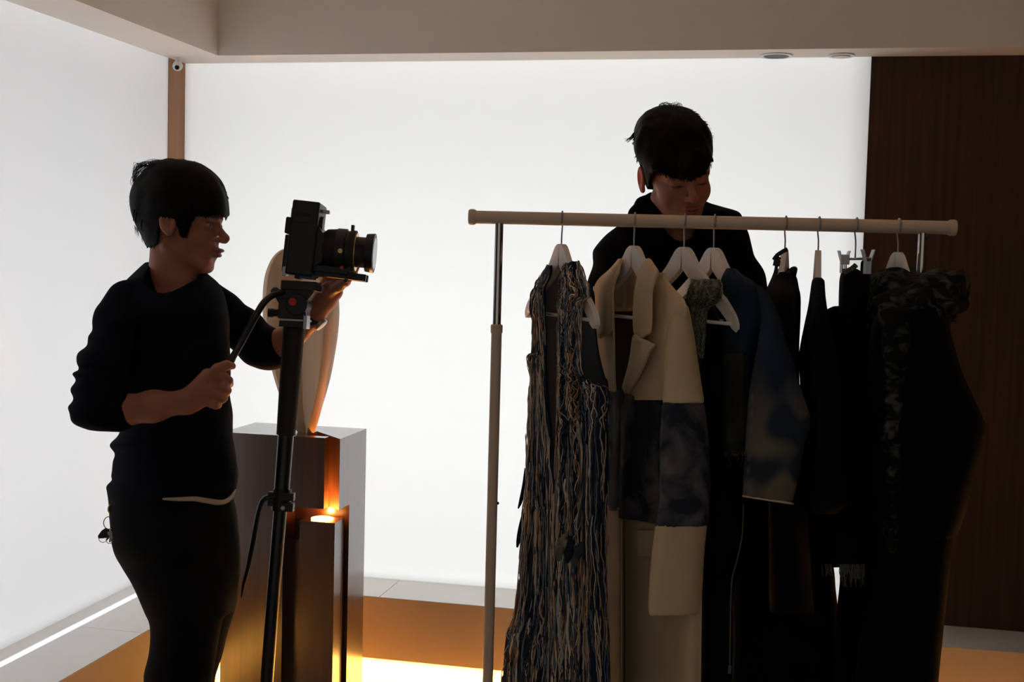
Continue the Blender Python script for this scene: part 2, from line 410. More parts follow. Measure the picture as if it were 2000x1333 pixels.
# ------------------------------------------------------------------ hangers
def spline2(pts, n): return cr(np.array([(x, y, 0) for x, y in pts]), n)[:, :2]
HZ = -0.0125            # the wooden crest lies below the rail centre by ...
def hanger_frame(u, phi, tilt=0.0, dz=0.0):
    """phi: angle of the hanger's own axis from the view axis, near end to the right when positive"""
    c = bar(u)
    vd = ray(u, 430)*(1, 1, 0); vd /= np.linalg.norm(vd)
    rt = np.array([vd[1], -vd[0], 0])
    ax = rt*math.sin(phi)-vd*math.cos(phi)
    nm = np.array([ax[1], -ax[0], 0])            # front of the garment
    if np.dot(nm, BD) > 0: nm = -nm
    return c, ax, nm
def make_hanger(u, phi, label, drop=0.052, kind='wood', rod=True):
    c, ax, nm = hanger_frame(u, phi)
    h = empty('coat_hanger', c, label, 'hanger', 'wooden hangers on the rail' if kind == 'wood' else None)
    top = c+np.array([0, 0, RB+0.0016])
    # hook lies across the rail: circle in the plane of ax-like direction perpendicular to the rail
    hx = BN*(1 if np.dot(ax, BN) > 0 else -1)
    R_ = RB+0.0026
    pts = [c+hx*R_*math.cos(t)*1.0+np.array([0, 0, R_*math.sin(t)]) for t in np.linspace(math.radians(-35), math.radians(195), 16)]
    # stem returns under the rail to the centre line
    end = pts[-1]
    stem = [end, c-hx*R_*0.9+np.array([0, 0, -R_*0.9]), c-hx*R_*0.25+np.array([0, 0, -R_*1.75]), c+np.array([0, 0, -drop*0.72]), c+np.array([0, 0, -drop-0.012])]
    allp = np.array(pts+list(stem[1:]))
    MB().tube(cr(allp, 60), 0.00165, 8).build('hook', M['grey'], h, smooth=True)
    if kind == 'wood':
        topc = [(0, 0), (0.012, -0.001), (0.026, -0.008), (0.040, -0.022), (0.058, -0.040), (0.085, -0.060), (0.12, -0.081), (0.16, -0.104), (0.195, -0.128), (0.212, -0.146), (0.216, -0.158)]
        botc = [(0.207, -0.166), (0.190, -0.158), (0.160, -0.134), (0.12, -0.109), (0.085, -0.092), (0.055, -0.078), (0.025, -0.061), (0.002, -0.044)]
        half = [tuple(p) for p in spline2(topc, 26)]+[tuple(p) for p in spline2(botc, 16)]
        poly = half+[(-x, z) for x, z in half[::-1]]
        # front normal bow: arms curve forward slightly
        n = len(poly); vs = []
        for y in (-0.0058, 0.0058):
            for x, z in poly: vs.append(c+ax*x+nm*y+np.array([0, 0, z-drop]))
        hf = len(half); tp = 26
        mb = MB()
        fcs = [(i, (i+1) % n, n+(i+1) % n, n+i) for i in range(n)]
        # side faces as strips between top and bottom curve of each half
        def strip(off, rev, flipx):
            out = []
            T = [(i if not flipx else n-1-i) for i in range(tp)]
            Bt = [(hf-1-i if not flipx else n-hf+i) for i in range(16)]
            tb = [Bt[int(round(k*15/25))] for k in range(26)]
            for k in range(25):
                q = [T[k], T[k+1], tb[k+1], tb[k]]
                q = [x for i, x in enumerate(q) if x not in q[:i]]
                if len(q) > 2: out.append([x+off for x in (q[::-1] if rev != flipx else q)])
            return out
        fcs += strip(0, False, False)+strip(0, False, True)+strip(n, True, False)+strip(n, True, True)
        mb.add(vs, fcs)
        o = mb.build('shoulder_piece', M['beechwood'], h, autosmooth=True)
        bv = o.modifiers.new('bevel', 'BEVEL'); bv.width = 0.0022; bv.segments = 2; bv.limit_method = 'ANGLE'; bv.angle_limit = math.radians(50)
        o.modifiers.move(1, 0)
        if rod:
            zr = -drop-0.150
            a_ = c+ax*-0.190+nm*0.006+np.array([0, 0, zr]); b_ = c+ax*0.190+nm*0.006+np.array([0, 0, zr])
            MB().tube([a_, (a_+b_)/2, b_], 0.0036, 12).build('trouser_bar', M['beechwood'], h, smooth=True)
    return h, c, ax, nm
HG = {}
R_ = math.radians
hang = [(1, 1098, R_(20), 'white wooden hanger holding the fringed denim vest, nearest the left post'),
        (2, 1240, R_(26), 'white wooden hanger inside the cream coat'),
        (3, 1338, R_(32), 'white wooden hanger right of the cream coat, tip poking from the frayed vest'),
        (4, 1396, R_(30), 'white wooden hanger holding the bleached denim jacket'),
        (5, 1535, R_(-5), 'pale hanger seen edge-on with the black buckled strap over it'),
        (6, 1600, R_(2), 'thin hanger seen edge-on holding the narrow navy garment'),
        (8, 1756, R_(20), 'greyish white wooden hanger inside the ruffled black dress, nearest the right post')]
for k, u, ph, lab in hang:
    HG[k] = make_hanger(u, ph, lab)

# clip hanger 7
c, ax, nm = hanger_frame(1673, R_(13))
h7 = empty('clip_hanger', c, 'metal clip hanger with a small white size tag, holding the black skirt', 'hanger')
hx = BN*-1; R0 = RB+0.0026
pts = [c+hx*R0*math.cos(t)+np.array([0, 0, R0*math.sin(t)]) for t in np.linspace(R_(-35), R_(195), 16)]
allp = pts+[c-hx*R0*0.9+np.array([0, 0, -R0*0.9]), c-hx*R0*0.25+np.array([0, 0, -R0*1.75]), c+np.array([0, 0, -0.04]), c+np.array([0, 0, -0.066])]
MB().tube(cr(np.array(allp), 60), 0.0016, 8).build('hook', M['grey'], h7, smooth=True)
zb7 = -0.068
MB().tube([c+ax*x+(0, 0, zb7) for x in (-0.125, 0, 0.125)], 0.0026, 10).build('bar', M['grey'], h7, smooth=True)
F7 = frame(c, ax, nm, (0, 0, 1))
for x in (-0.105, 0.105):
    mb = MB()
    for s_ in (-1, 1):
        v = [(x+dx, s_*(y+dy), z) for dx in (-0.012, 0.012) for dy in (0, 0.002) for y, z in ((0.010, zb7+0.018), (0.003, zb7-0.006), (0.003, zb7-0.030))]
        q = F7(np.array(v))
        mb.add(q, [(0, 1, 4, 3), (1, 2, 5, 4), (6, 9, 10, 7), (7, 10, 11, 8), (0, 6, 7, 1), (1, 7, 8, 2), (3, 4, 10, 9), (4, 5, 11, 10), (0, 3, 9, 6), (2, 8, 11, 5)])
    mb.build('clip', M['grey'], h7)
MB().box((-0.045, 0.001, zb7-0.012), (-0.043, 0.019, zb7+0.009), F7).build('size_tag', M['white'], h7, bevel=0.001)

# ------------------------------------------------------------------ monopod, fluid head and camera
DC = 2.80
sC = DC/FPX
right = RN @ np.array([1.0, 0, 0]); upv = RN @ np.array([0, 1.0, 0]); fwd = RN @ np.array([0, 0, -1.0])
def pf(u, v, ang=0.0, d=DC, yaw=0.0):
    """frame in pixel-sized units at (u, v): x right, y down, z away from the camera, turned by ang degrees clockwise"""
    s = d/FPX; a = R_(ang)
    xr = right*math.cos(a)-upv*math.sin(a); yd = -upv*math.cos(a)-right*math.sin(a)
    y_ = R_(yaw); x2 = xr*math.cos(y_)+fwd*math.sin(y_); z2 = -xr*math.sin(y_)+fwd*math.cos(y_)
    return frame(P(u, v, d), x2*s, yd*s, z2*s)
def cyl(mb, fm, p0, p1, r0, r1=None, n=32, mi=0):
    """cylinder between two local points of a frame, radius in local units"""
    a, b = fm(np.array(p0, float)), fm(np.array(p1, float)); r1 = r0 if r1 is None else r1
    s = sC
    mb.tube([a, (a+b)/2, b], [r0*s, (r0+r1)/2*s, r1*s], n, mi=mi); return mb
ft = pf(575, 620)
pole_top = P(575, 632, DC); pole_mid = P(558.5, 850, DC); 
dirn = pole_mid-pole_top; tz = (0.03-pole_top[2])/dirn[2]; pole_foot = pole_top+dirn*tz
# lower pole runs along (558,850) -> (520,1333)
lowd = P(520.5, 1333, DC)-pole_mid; pole_foot = pole_mid+lowd*((0.05-pole_mid[2])/lowd[2])
mono = empty('camera_monopod', (pole_foot[0], pole_foot[1], 0), 'black video monopod with fluid head, standing in front of the plinth', 'monopod')
MB().tube([pole_top, (pole_top+pole_mid)/2, pole_mid], [21*sC, 20.5*sC, 18.5*sC], 28).build('grip', M['rubber'], mono, autosmooth=True)
pm2 = P(549, 975, DC)
MB().tube([pole_mid, pm2], [15.5*sC, 15*sC], 24).build('upper_tube', M['blackmetal'], mono, autosmooth=True)
MB().tube([pm2, pole_foot+(pole_mid-pole_foot)*0.02, pole_foot], [13*sC, 12.5*sC, 12*sC], 24).build('lower_tube', M['blackmetal'], mono, autosmooth=True)
fl = pf(550, 978, 4)
lock = MB(); cyl(lock, fl, (0, -22, 0), (0, 20, 0), 18); lock.box((4, -18, -24), (27, -3, -4), fl); lock.box((4, 2, -24), (27, 18, -4), fl)
lock_o = lock.build('flip_lock', M['black'], mono, autosmooth=True)
lk = MB(); cyl(lk, fl, (8, 11, -27), (8, 11, -22), 4); lk.build('lock_screw', M['grey'], lock_o, autosmooth=True)
lv = MB(); lv.box((-26, -16, -10), (-12, 12, 6), fl); lv.build('lock_lever', M['black'], lock_o, bevel=0.002)
# strap hanging from the lock
sp_ = cr([P(540, 968, DC-0.01), P(516, 975, DC-0.02), P(505, 1000, DC-0.02), P(494, 1060, DC-0.02), P(484, 1110, DC-0.02), P(474, 1150, DC-0.02), P(472, 1168, DC-0.02)], 40)
wds = cr([(6, 0, 0), (8, 0, 0), (8, 0, 0), (9, 0, 0), (7, 0, 0), (5, 0, 0), (1.5, 0, 0)], 40)[:, 0]
MB().tube(sp_, wds*sC, 12, flat=0.35, up=right).build('strap', M['black'], mono, smooth=True)
# feet
for a in (90, 210, 330):
    t = np.array([math.cos(R_(a)), math.sin(R_(a)), 0])
    f0 = np.array([pole_foot[0], pole_foot[1], 0.05])
    MB().tube([f0, f0+t*0.08-(0, 0, 0.012), f0+t*0.2-(0, 0, 0.038)], [0.012, 0.011, 0.010], 12).build('foot', M['black'], mono, smooth=True)
# fluid head
hd = MB(); fh = pf(579, 590, 3)
hd.box((-30, -5, -26), (24, 34, 26), fh)
hd.box((-27, -40, -28), (42, -22, 28), fh)
hd.prism([(-28, -24), (40, -24), (26, -4), (24, 8), (-28, 8), (-40, -10)], -24, 24, fh)
cyl(hd, fh, (6, 6, -32), (6, 6, 26), 21)
hd.build('fluid_head', M['black'], mono, bevel=0.0018)
k_ = MB(); cyl(k_, pf(577.5, 591), (0, 0, -34), (0, 0, -30), 7.5, 6.5); k_.build('red_cap', M['red'], mono, autosmooth=True)['label'] = 'round red cap'
k_ = MB(); cyl(k_, fh, (-50, 24, -8), (-28, 24, -8), 7.5); cyl(k_, fh, (-52, 24, -8), (-42, 24, -8), 9); k_.build('pan_knob', M['black'], mono, autosmooth=True)
k_ = MB(); cyl(k_, fh, (28, -30, -18), (52, -26, -18), 6); k_.build('plate_lever', M['black'], mono, autosmooth=True)
k_ = MB(); k_.box((-26, 34, -28), (27, 38, 28), fh); k_.box((20, 26, -29), (27, 52, 10), fh); k_.build('level_base', M['grey'], mono, bevel=0.001)
k_ = MB(); k_.box((-27, 38.5, -26), (22, 50, 26), fh); k_.build('head_base', M['black'], mono, bevel=0.001)
k_ = MB(); cyl(k_, fh, (-36, -16, -30), (-36, -16, 10), 9.5, 8); k_.build('side_knob', M['blackmetal'], mono, autosmooth=True)
# pan handle
HP = [P(552, 570, DC-0.03), P(533, 577, DC-0.045), P(515, 592, DC-0.06), P(498, 620, DC-0.08), P(473, 666, DC-0.11), P(449, 708, DC-0.145), P(432, 738, DC-0.175), P(424, 752, DC-0.19)]
MB().tube(cr(HP, 50), [6.6*sC]*34+[7.4*sC]*16, 14).build('pan_handle', M['blackmetal'], mono, smooth=True)
MB().tube([P(445, 715, DC-0.15), P(434, 734, DC-0.171), P(424, 752, DC-0.19), P(421, 757, DC-0.195)], [8.5*sC, 9*sC, 9*sC, 6*sC], 16).build('handle_grip', M['rubber'], mono, smooth=True)

cammy = empty('video_camera', P(575, 548, DC), 'black stills camera turned upright with a large lens, mounted on the monopod', 'camera')
fb = pf(597, 470, 6.5)
b_ = MB(); b_.box((-27, -74, -36), (26, 70, 50), fb)
b_.build('body', M['black'], cammy, bevel=0.004)
b_ = MB(); b_.box((-38, -40, -28), (-26, -8, 40), fb); b_.box((-36, -6, -26), (-26, 66, 44), fb); b_.box((-31, -60, -20), (-26, -40, 30), fb)
b_.build('back_panel', M['black'], cammy, bevel=0.003)
b_ = MB(); b_.box((-33, 56, -30), (-25, 74, -6), fb); b_.build('port_cover', M['grey'], cammy, bevel=0.001)
b_ = MB(); b_.box((26, -63, -8), (41, -56, 4), fb); b_.build('flash_shoe', M['grey'], cammy, bevel=0.0008)
b_ = MB(); cyl(b_, fb, (18, -34, -4), (32, -34, -4), 17, 15); b_.prism([(24, -34), (42, -8), (42, 40), (24, 52)], -30, 40, fb); b_.build('mount_housing', M['black'], cammy, bevel=0.002)
b_ = MB(); b_.box((-18, -50, -37.2), (10, -44, -36), fb); b_.box((-18, -34, -37.2), (6, -30, -36), fb); b_.build('side_rib', M['rubber'], cammy)
fl2 = pf(668, 490, 4.5)
LN = [('lens_barrel', 'black', [(-38, 34), (-30, 40), (-12, 42), (-10, 43.5), (8, 43.5), (9, 40), (15, 40)]),
      ('focus_ring', 'rubber', [(15, 41.5), (26, 41.5)]),
      ('gold_ring', 'gold', [(26, 37.4), (28, 37.4)]),
      ('front_barrel', 'black', [(28, 30), (46, 30), (48, 31)]),
      ('lens_hood', 'black', [(46, 32), (47, 37), (60, 38.5), (63, 38.5)])]
for nm_, mt, prof in LN:
    a = [fl2(np.array([x, 0, 6.0])) for x, r in prof]
    if len(prof) == 2: a = [a[0], a[0]*0.999+a[1]*0.001, a[1]*0.999+a[0]*0.001, a[1]]; rr_ = [prof[0][1]-1, prof[0][1], prof[1][1], prof[1][1]-1]
    else: rr_ = [r for x, r in prof]
    LO = globals().setdefault('LENSO', {}); LO[nm_] = MB().tube(a, [r*sC for r in rr_], 48).build(nm_, M[mt], cammy, autosmooth=True)
b_ = MB(); b_.tube([fl2(np.array([63, 0, 6.0])), fl2(np.array([63.6, 0, 6.0]))], 31*sC, 40); b_.build('front_glass', M['glass'], LENSO['lens_hood'], autosmooth=True)
b_ = MB(); b_.box((14, -52, 0), (20, -38, 12), fl2); b_.build('focus_tab', M['black'], LENSO['focus_ring'], bevel=0.001)
b_ = MB(); cyl(b_, fl2, (2, 3, -38), (2, 3, -34), 4.5); b_.build('gold_badge', M['gold'], LENSO['lens_barrel'], autosmooth=True)
# lens support and rod plate
fp = pf(655, 540, 7)
b_ = MB(); b_.box((-38, -10, -22), (62, 4, -10), fp); b_.box((-38, -10, 12), (62, 4, 24), fp); b_.box((-68, -18, -26), (28, -4, 28), fp); b_.box((-42, -4, -20), (20, 3, 22), fp)
b_.build('rod_plate', M['black'], cammy, bevel=0.002)
b_ = MB(); b_.box((21, -40, -20), (30, -8, -8), fp); b_.box((21, 2, -18), (27, 10, -10), fp); b_.build('lens_support', M['black'], cammy, bevel=0.001)
b_ = MB(); cyl(b_, fp, (15, -17, -32), (15, -17, -22), 3.6); b_.build('red_knob', M['red'], cammy, autosmooth=True)
b_ = MB(); cyl(b_, fp, (18, -36, -26), (18, -36, -22), 3.4); b_.build('support_screw', M['grey'], cammy, autosmooth=True)
b_ = MB(); cyl(b_, fp, (-62, 0, -24), (-44, 0, -24), 7.5, 6); b_.box((-66, -10, -22), (-40, 12, 20), fp); b_.build('quick_release', M['blue'], cammy, bevel=0.001)
b_ = MB(); b_.box((-76, -14, -18), (-66, 14, 20), fp); b_.box((-84, -10, -20), (-66, -6, 20), fp); b_.build('plate_foot', M['black'], cammy, bevel=0.001)
# ------------------------------------------------------------------ smooth solid modelling for bodies, clothes and hair
class Field:
    """distance field on a (possibly uneven) grid, blended from simple shapes, meshed by surface nets"""
    def __init__(s, xs, ys, zs):
        s.ax = [np.asarray(a, np.float32) for a in (xs, ys, zs)]
        s.V = np.full([len(a) for a in s.ax], 0.5, np.float32)
    def sub(s, lo, hi):
        sl = []
        for a, l, h in zip(s.ax, lo, hi):
            i, j = np.searchsorted(a, l), np.searchsorted(a, h)
            sl.append(slice(max(0, i-1), min(len(a), j+1)))
        return tuple(sl)
    def pts(s, sl):
        return np.meshgrid(s.ax[0][sl[0]], s.ax[1][sl[1]], s.ax[2][sl[2]], indexing='ij')
    def apply(s, lo, hi, fn, k=0.01, op='u'):
        m = k*1.3+0.012
        sl = s.sub(np.asarray(lo)-m, np.asarray(hi)+m)
        if any(q.stop-q.start < 2 for q in sl): return
        X, Y, Z = s.pts(sl); d = fn(X, Y, Z).astype(np.float32); v = s.V[sl]
        if op == 'u':
            h = np.clip(0.5+0.5*(v-d)/k, 0, 1); s.V[sl] = v*(1-h)+d*h-k*h*(1-h)
        elif op == 's':
            h = np.clip(0.5-0.5*(v+d)/k, 0, 1); s.V[sl] = v*(1-h)-d*h+k*h*(1-h)
        elif op == 'i':
            s.V[sl] = np.maximum(v, d)
    def cone(s, a, b, ra, rb=None, k=0.01, op='u', flat=None):
        """flat=(axis, factor): squash along a unit axis"""
        rb = ra if rb is None else rb
        a = np.asarray(a, float); b = np.asarray(b, float); R = max(ra, rb)
        lo = np.minimum(a, b)-R; hi = np.maximum(a, b)+R; ab = b-a; L = float(ab @ ab)+1e-12
        def fn(X, Y, Z):
            px_, py_, pz_ = X-a[0], Y-a[1], Z-a[2]
            t = np.clip((px_*ab[0]+py_*ab[1]+pz_*ab[2])/L, 0, 1)
            dx, dy, dz = px_-t*ab[0], py_-t*ab[1], pz_-t*ab[2]
            if flat is not None:
                n, f = flat; q = dx*n[0]+dy*n[1]+dz*n[2]; e = q*(1/f-1)
                dx, dy, dz = dx+e*n[0], dy+e*n[1], dz+e*n[2]
            return np.sqrt(dx*dx+dy*dy+dz*dz)-(ra+t*(rb-ra))
        s.apply(lo, hi, fn, k, op); return s
    def chain(s, pts, rs, k=0.008, op='u', flat=None):
        for i in range(len(pts)-1): s.cone(pts[i], pts[i+1], rs[i], rs[i+1], k, op, flat)
        return s
    def ell(s, c, r, A=None, k=0.01, op='u'):
        """ellipsoid; A rows are its axes"""
        c = np.asarray(c, float); r = np.asarray(r, float)
        A = np.eye(3) if A is None else np.asarray(A, float)
        e = np.sqrt(((A*r[:, None])**2).sum(0))
        def fn(X, Y, Z):
            x, y, z = X-c[0], Y-c[1], Z-c[2]
            q = [(A[i, 0]*x+A[i, 1]*y+A[i, 2]*z)/r[i] for i in range(3)]
            k0 = np.sqrt(q[0]**2+q[1]**2+q[2]**2); k1 = np.sqrt((q[0]/r[0])**2+(q[1]/r[1])**2+(q[2]/r[2])**2)+1e-9
            return k0*(k0-1)/k1
        s.apply(c-e, c+e, fn, k, op); return s
    def loft(s, rows, k=0.01, op='u', p=2.0, extra=None, top=None, bot=None):
        """rows (v, uL, uR, depth, half depth): a body whose photo outline and depth are given per image row"""
        R = cr(np.array(rows, float), 160)
        R[:, 0] = np.maximum.accumulate(R[:, 0]+np.arange(160)*1e-4)
        c8 = np.array([P(u, r[0], r[3]+e) for r in R[::8].tolist()+[R[-1].tolist()] for u in (r[1], r[2]) for e in (-r[4], r[4])])
        v0, v1 = rows[0][0], rows[-1][0]
        def fn(X, Y, Z):
            q = [(X-CN[0])*RN[0, i]+(Y-CN[1])*RN[1, i]+(Z-CN[2])*RN[2, i] for i in range(3)]
            d = -q[2]; u = 1000+FPX*q[0]/d; v = 666.5-FPX*q[1]/d
            a = [np.interp(v, R[:, 0], R[:, i]) for i in (1, 2, 3, 4)]
            sc = d/FPX
            hx = (a[1]-a[0])*0.5*sc; cx = (u-(a[0]+a[1])*0.5)*sc; cd = d-a[2]
            if p == 2.0: k0 = np.sqrt((cx/hx)**2+(cd/a[3])**2)
            else: k0 = (np.abs(cx/hx)**p+np.abs(cd/a[3])**p)**(1/p)
            f = (k0-1)*np.minimum(hx, a[3])
            f = np.maximum(f, (v0-v)*sc); f = np.maximum(f, (v-v1)*sc)
            if extra is not None: f = extra(f, u, v, d, X, Y, Z)
            return f
        s.apply(c8.min(0), c8.max(0), fn, k, op); return s
    def warp(s, fn):
        X, Y, Z = s.pts((slice(None),)*3); s.V += fn(X, Y, Z).astype(np.float32); return s
    def mesh(s, name, smooth=0):
        V = s.V; ins = V < 0
        c = np.zeros([n-1 for n in V.shape], np.uint8)
        for i in (0, 1):
            for j in (0, 1):
                for k in (0, 1):
                    c += ins[i:V.shape[0]-1+i, j:V.shape[1]-1+j, k:V.shape[2]-1+k]
        act = np.argwhere((c > 0) & (c < 8)); del c
        idx = np.full([n-1 for n in V.shape], -1, np.int32)
        idx[act[:, 0], act[:, 1], act[:, 2]] = np.arange(len(act))
        acc = np.zeros((len(act), 3)); cnt = np.zeros(len(act))
        cs = [(i, j, k) for i in (0, 1) for j in (0, 1) for k in (0, 1)]
        xyz = lambda I: np.stack([s.ax[q][I[:, q]] for q in range(3)], 1).astype(float)
        for a in cs:
            for q in range(3):
                if a[q]: continue
                b = list(a); b[q] = 1
                Ia, Ib = act+np.array(a), act+np.array(b)
                va, vb = V[Ia[:, 0], Ia[:, 1], Ia[:, 2]], V[Ib[:, 0], Ib[:, 1], Ib[:, 2]]
                mk = (va < 0) != (vb < 0)
                t = va[mk]/(va[mk]-vb[mk])
                pa, pb = xyz(Ia[mk]), xyz(Ib[mk])
                acc[mk] += pa+(pb-pa)*t[:, None]; cnt[mk] += 1
        vert = acc/cnt[:, None]
        quads = []
        for q in range(3):
            o1, o2 = [(1, 2), (2, 0), (0, 1)][q]
            sh = list(V.shape); A = [slice(None)]*3; B = [slice(None)]*3
            A[q] = slice(0, -1); B[q] = slice(1, None)
            E = ins[tuple(A)] != ins[tuple(B)]
            I = np.argwhere(E)
            ok = (I[:, o1] > 0) & (I[:, o2] > 0) & (I[:, o1] < sh[o1]-1) & (I[:, o2] < sh[o2]-1)
            I = I[ok]
            def cell(d1, d2):
                J = I.copy(); J[:, o1] -= d1; J[:, o2] -= d2
                return idx[J[:, 0], J[:, 1], J[:, 2]]
            f = np.stack([cell(1, 1), cell(0, 1), cell(0, 0), cell(1, 0)], 1)
            fl = ~ins[I[:, 0], I[:, 1], I[:, 2]]
            f[fl] = f[fl][:, ::-1]
            quads.append(f)
        Q = np.concatenate(quads)
        Q = Q[(Q >= 0).all(1)]
        for _ in range(smooth):
            acc = np.zeros_like(vert); cnt = np.zeros(len(vert))
            for a, b in ((0, 1), (1, 2), (2, 3), (3, 0)):
                np.add.at(acc, Q[:, a], vert[Q[:, b]]); np.add.at(acc, Q[:, b], vert[Q[:, a]])
                np.add.at(cnt, Q[:, a], 1); np.add.at(cnt, Q[:, b], 1)
            vert = vert*0.5+0.5*acc/np.maximum(cnt, 1)[:, None]
        return quick_mesh(name, vert, Q)
def quick_mesh(name, vert, Q):
    me = bpy.data.meshes.new(name)
    n = len(Q); k = Q.shape[1]
    me.vertices.add(len(vert)); me.vertices.foreach_set('co', np.asarray(vert, np.float32).ravel())
    me.loops.add(n*k); me.loops.foreach_set('vertex_index', Q.astype(np.int32).ravel())
    me.polygons.add(n); me.polygons.foreach_set('loop_start', np.arange(0, n*k, k, dtype=np.int32))
    me.update(calc_edges=True); me.validate(); return me
def rng(a, b, h): return np.arange(a, b+h, h)
def waves(seed, n, f, ani=(1, 1, 1)):
    """smooth pseudo noise: a sum of sines with random directions"""
    r = np.random.RandomState(seed); K = r.normal(size=(n, 3)); K /= np.linalg.norm(K, axis=1)[:, None]
    K = K*f*(0.6+0.9*r.rand(n, 1))*np.array(ani); ph = r.rand(n)*6.28
    def fn(X, Y, Z):
        o = 0
        for k, p in zip(K, ph): o = o+np.sin(k[0]*X+k[1]*Y+k[2]*Z+p)
        return o/math.sqrt(n)
    return fn
def paint(me, fn):
    """per-vertex colour attribute 'tint' from a function of the vertex coordinates"""
    n = len(me.vertices); co = np.empty(n*3, np.float32); me.vertices.foreach_get('co', co); co = co.reshape(-1, 3)
    c = np.ones((n, 4), np.float32); c[:, :3] = fn(co)
    a = me.color_attributes.new('tint', 'FLOAT_COLOR', 'POINT'); a.data.foreach_set('color', c.ravel())

class Head:
    """canonical head frame: x sideways, y forward, z up, in metres"""
    def __init__(s, o, fwd_, up_, sy=1.0, sz=0.92, sx=1.0, g=1.0):
        y = np.asarray(fwd_, float); y /= np.linalg.norm(y)
        z = np.asarray(up_, float); z -= np.dot(z, y)*y; z /= np.linalg.norm(z)
        x = np.cross(y, z); s.o = np.asarray(o, float); s.A = np.array([x, y, z]); s.s = np.array([sx, sy, sz])*g; s.g = g
    def __call__(s, x, y, z): return s.o+(np.array([x, y, z])*s.s) @ s.A
    def e(s, F, c, r, k=0.012, op='u', tilt=0):
        A = s.A
        if tilt:
            ct, st = math.cos(tilt), math.sin(tilt)
            A = np.array([s.A[0], ct*s.A[1]+st*s.A[2], -st*s.A[1]+ct*s.A[2]])
        F.ell(s(*c), np.array(r)*s.s, A, k, op)
    def c(s, F, a, b, ra, rb, k=0.012, op='u'): F.cone(s(*a), s(*b), ra*s.g, rb*s.g, k, op)
    def build(s, F, ear=1.0, edy=0.0, edx=0.0, edr=None):
        e, c = s.e, s.c
        e(F, (0, .002, .030), (.073, .092, .086), .02)
        e(F, (0, .036, .034), (.062, .062, .060), .02)
        e(F, (0, .040, -.035), (.057, .055, .068), .02)
        for m in (-1, 1):
            e(F, (m*.038, .056, -.026), (.026, .028, .030), .015)
            c(F, (m*.052, .002, -.050), (m*.018, .070, -.098), .016, .015, .02)
        e(F, (0, .074, -.102), (.021, .017, .014), .014)
        e(F, (0, .078, -.062), (.030, .022, .028), .015)
        for m in (-1, 1):
            c(F, (m*.010, .0925, .024), (m*.046, .078, .025), .0065, .006, .012)
            e(F, (m*.032, .106, .007), (.019, .017, .0135), .012, 's')
            e(F, (m*.0315, .0795, .006), (.0145, .0135, .0125), .003)
            c(F, (m*.018, .0915, .0115), (m*.044, .084, .0105), .0022, .0022, .004)
            c(F, (m*.020, .091, -.0035), (m*.043, .084, -.003), .0020, .0020, .005)
        c(F, (0, .091, .012), (0, .1165, -.024), .0065, .0098, .010)
        c(F, (0, .1165, -.024), (0, .1155, -.028), .0098, .0085, .006)
        for m in (-1, 1):
            e(F, (m*.0125, .106, -.030), (.0070, .0095, .0068), .006)
            e(F, (m*.0058, .111, -.0385), (.0032, .0045, .0035), .003, 's')
        e(F, (0, .1045, -.0555), (.0215, .0105, .0060), .005)
        e(F, (0, .1000, -.0685), (.0185, .0105, .0068), .005)
        e(F, (0, .1155, -.0618), (.0245, .008, .0016), .003, 's')
        e(F, (0, .104, -.045), (.003, .006, .008), .006, 's')
        e(F, (0, .102, -.083), (.018, .008, .006), .008, 's')
        for m in (1, -1):
            t = 0.22; edx = edx if m > 0 or edr is None else edr
            e(F, (m*(.0775+edx), -.004+edy, .002), (.0075*ear, .0185*ear, .0315*ear), .006, tilt=t)
            e(F, (m*(.083+edx), -.001+edy, .006), (.0055*ear, .0105*ear, .0185*ear), .005, 's', tilt=t)
            e(F, (m*(.0755+edx), .008+edy, -.002), (.006, .005, .007), .005)
            e(F, (m*(.076+edx), .002+edy, -.026), (.0055, .0085, .009), .005)
    def local(s, co): return ((co-s.o) @ s.A.T)/s.s

SKIN = np.array([0.40, 0.160, 0.100]); LIP = np.array([0.30, 0.085, 0.075]); BROW = np.array([0.02, 0.014, 0.011])
def skin_paint(me, H, base=SKIN, ears=None, down=False):
    def fn(co):
        q = H.local(co); n = len(co); c = np.tile(base, (n, 1))
        def mix(m, colr): c[:] = c*(1-m[:, None])+np.asarray(colr)*m[:, None]
        near = (np.abs(q) < 0.16).all(1)
        lip = np.clip(1.6-((q[:, 0]/.0225)**2+((q[:, 2]+.062)/.0125)**2)*1.2, 0, 1)*(q[:, 1] > .088)*near; mix(lip*0.85, LIP)
        for m in (-1, 1):
            x = q[:, 0]*m
            br = np.clip(1.5-(((x-.031)/.0215)**2+((q[:, 2]-.0265-.10*(x-.03))/.0042)**2), 0, 1)*(q[:, 1] > .06)*near; mix(br*0.85, BROW)
            ey = np.clip(2-(((x-.0315)/.0125)**2+((q[:, 2]-.005)/.0052)**2)*2, 0, 1)*(q[:, 1] > .075)*near; mix(ey*(0.0 if down else 0.9), (0.45, 0.42, 0.40))
            ir = np.clip(3-(((x-.0315)/.0052)**2+((q[:, 2]-.004)/.0052)**2)*3, 0, 1)*(q[:, 1] > .08)*near; mix(ir*(0 if down else 1), (0.012, 0.008, 0.006))
            ls = np.clip(1.5-(((x-.0315)/.0155)**2+((q[:, 2]-(.0108 if not down else .0005))/(.0018 if not down else .0030))**2), 0, 1)*(q[:, 1] > .07)*near; mix(ls*0.9, BROW)
            if ears: mix(np.clip((x-.072)/.006, 0, 1)*near*0.6, ears)
        return c
    paint(me, fn)
M['skin'] = by_attr('skin', 0.55, 0.35)
sk = M['skin'].node_tree.nodes['Principled BSDF']
sk.inputs['Subsurface Weight'].default_value = 0.12; sk.inputs['Subsurface Radius'].default_value = (0.012, 0.004, 0.002); sk.inputs['Subsurface Scale'].default_value = 0.6
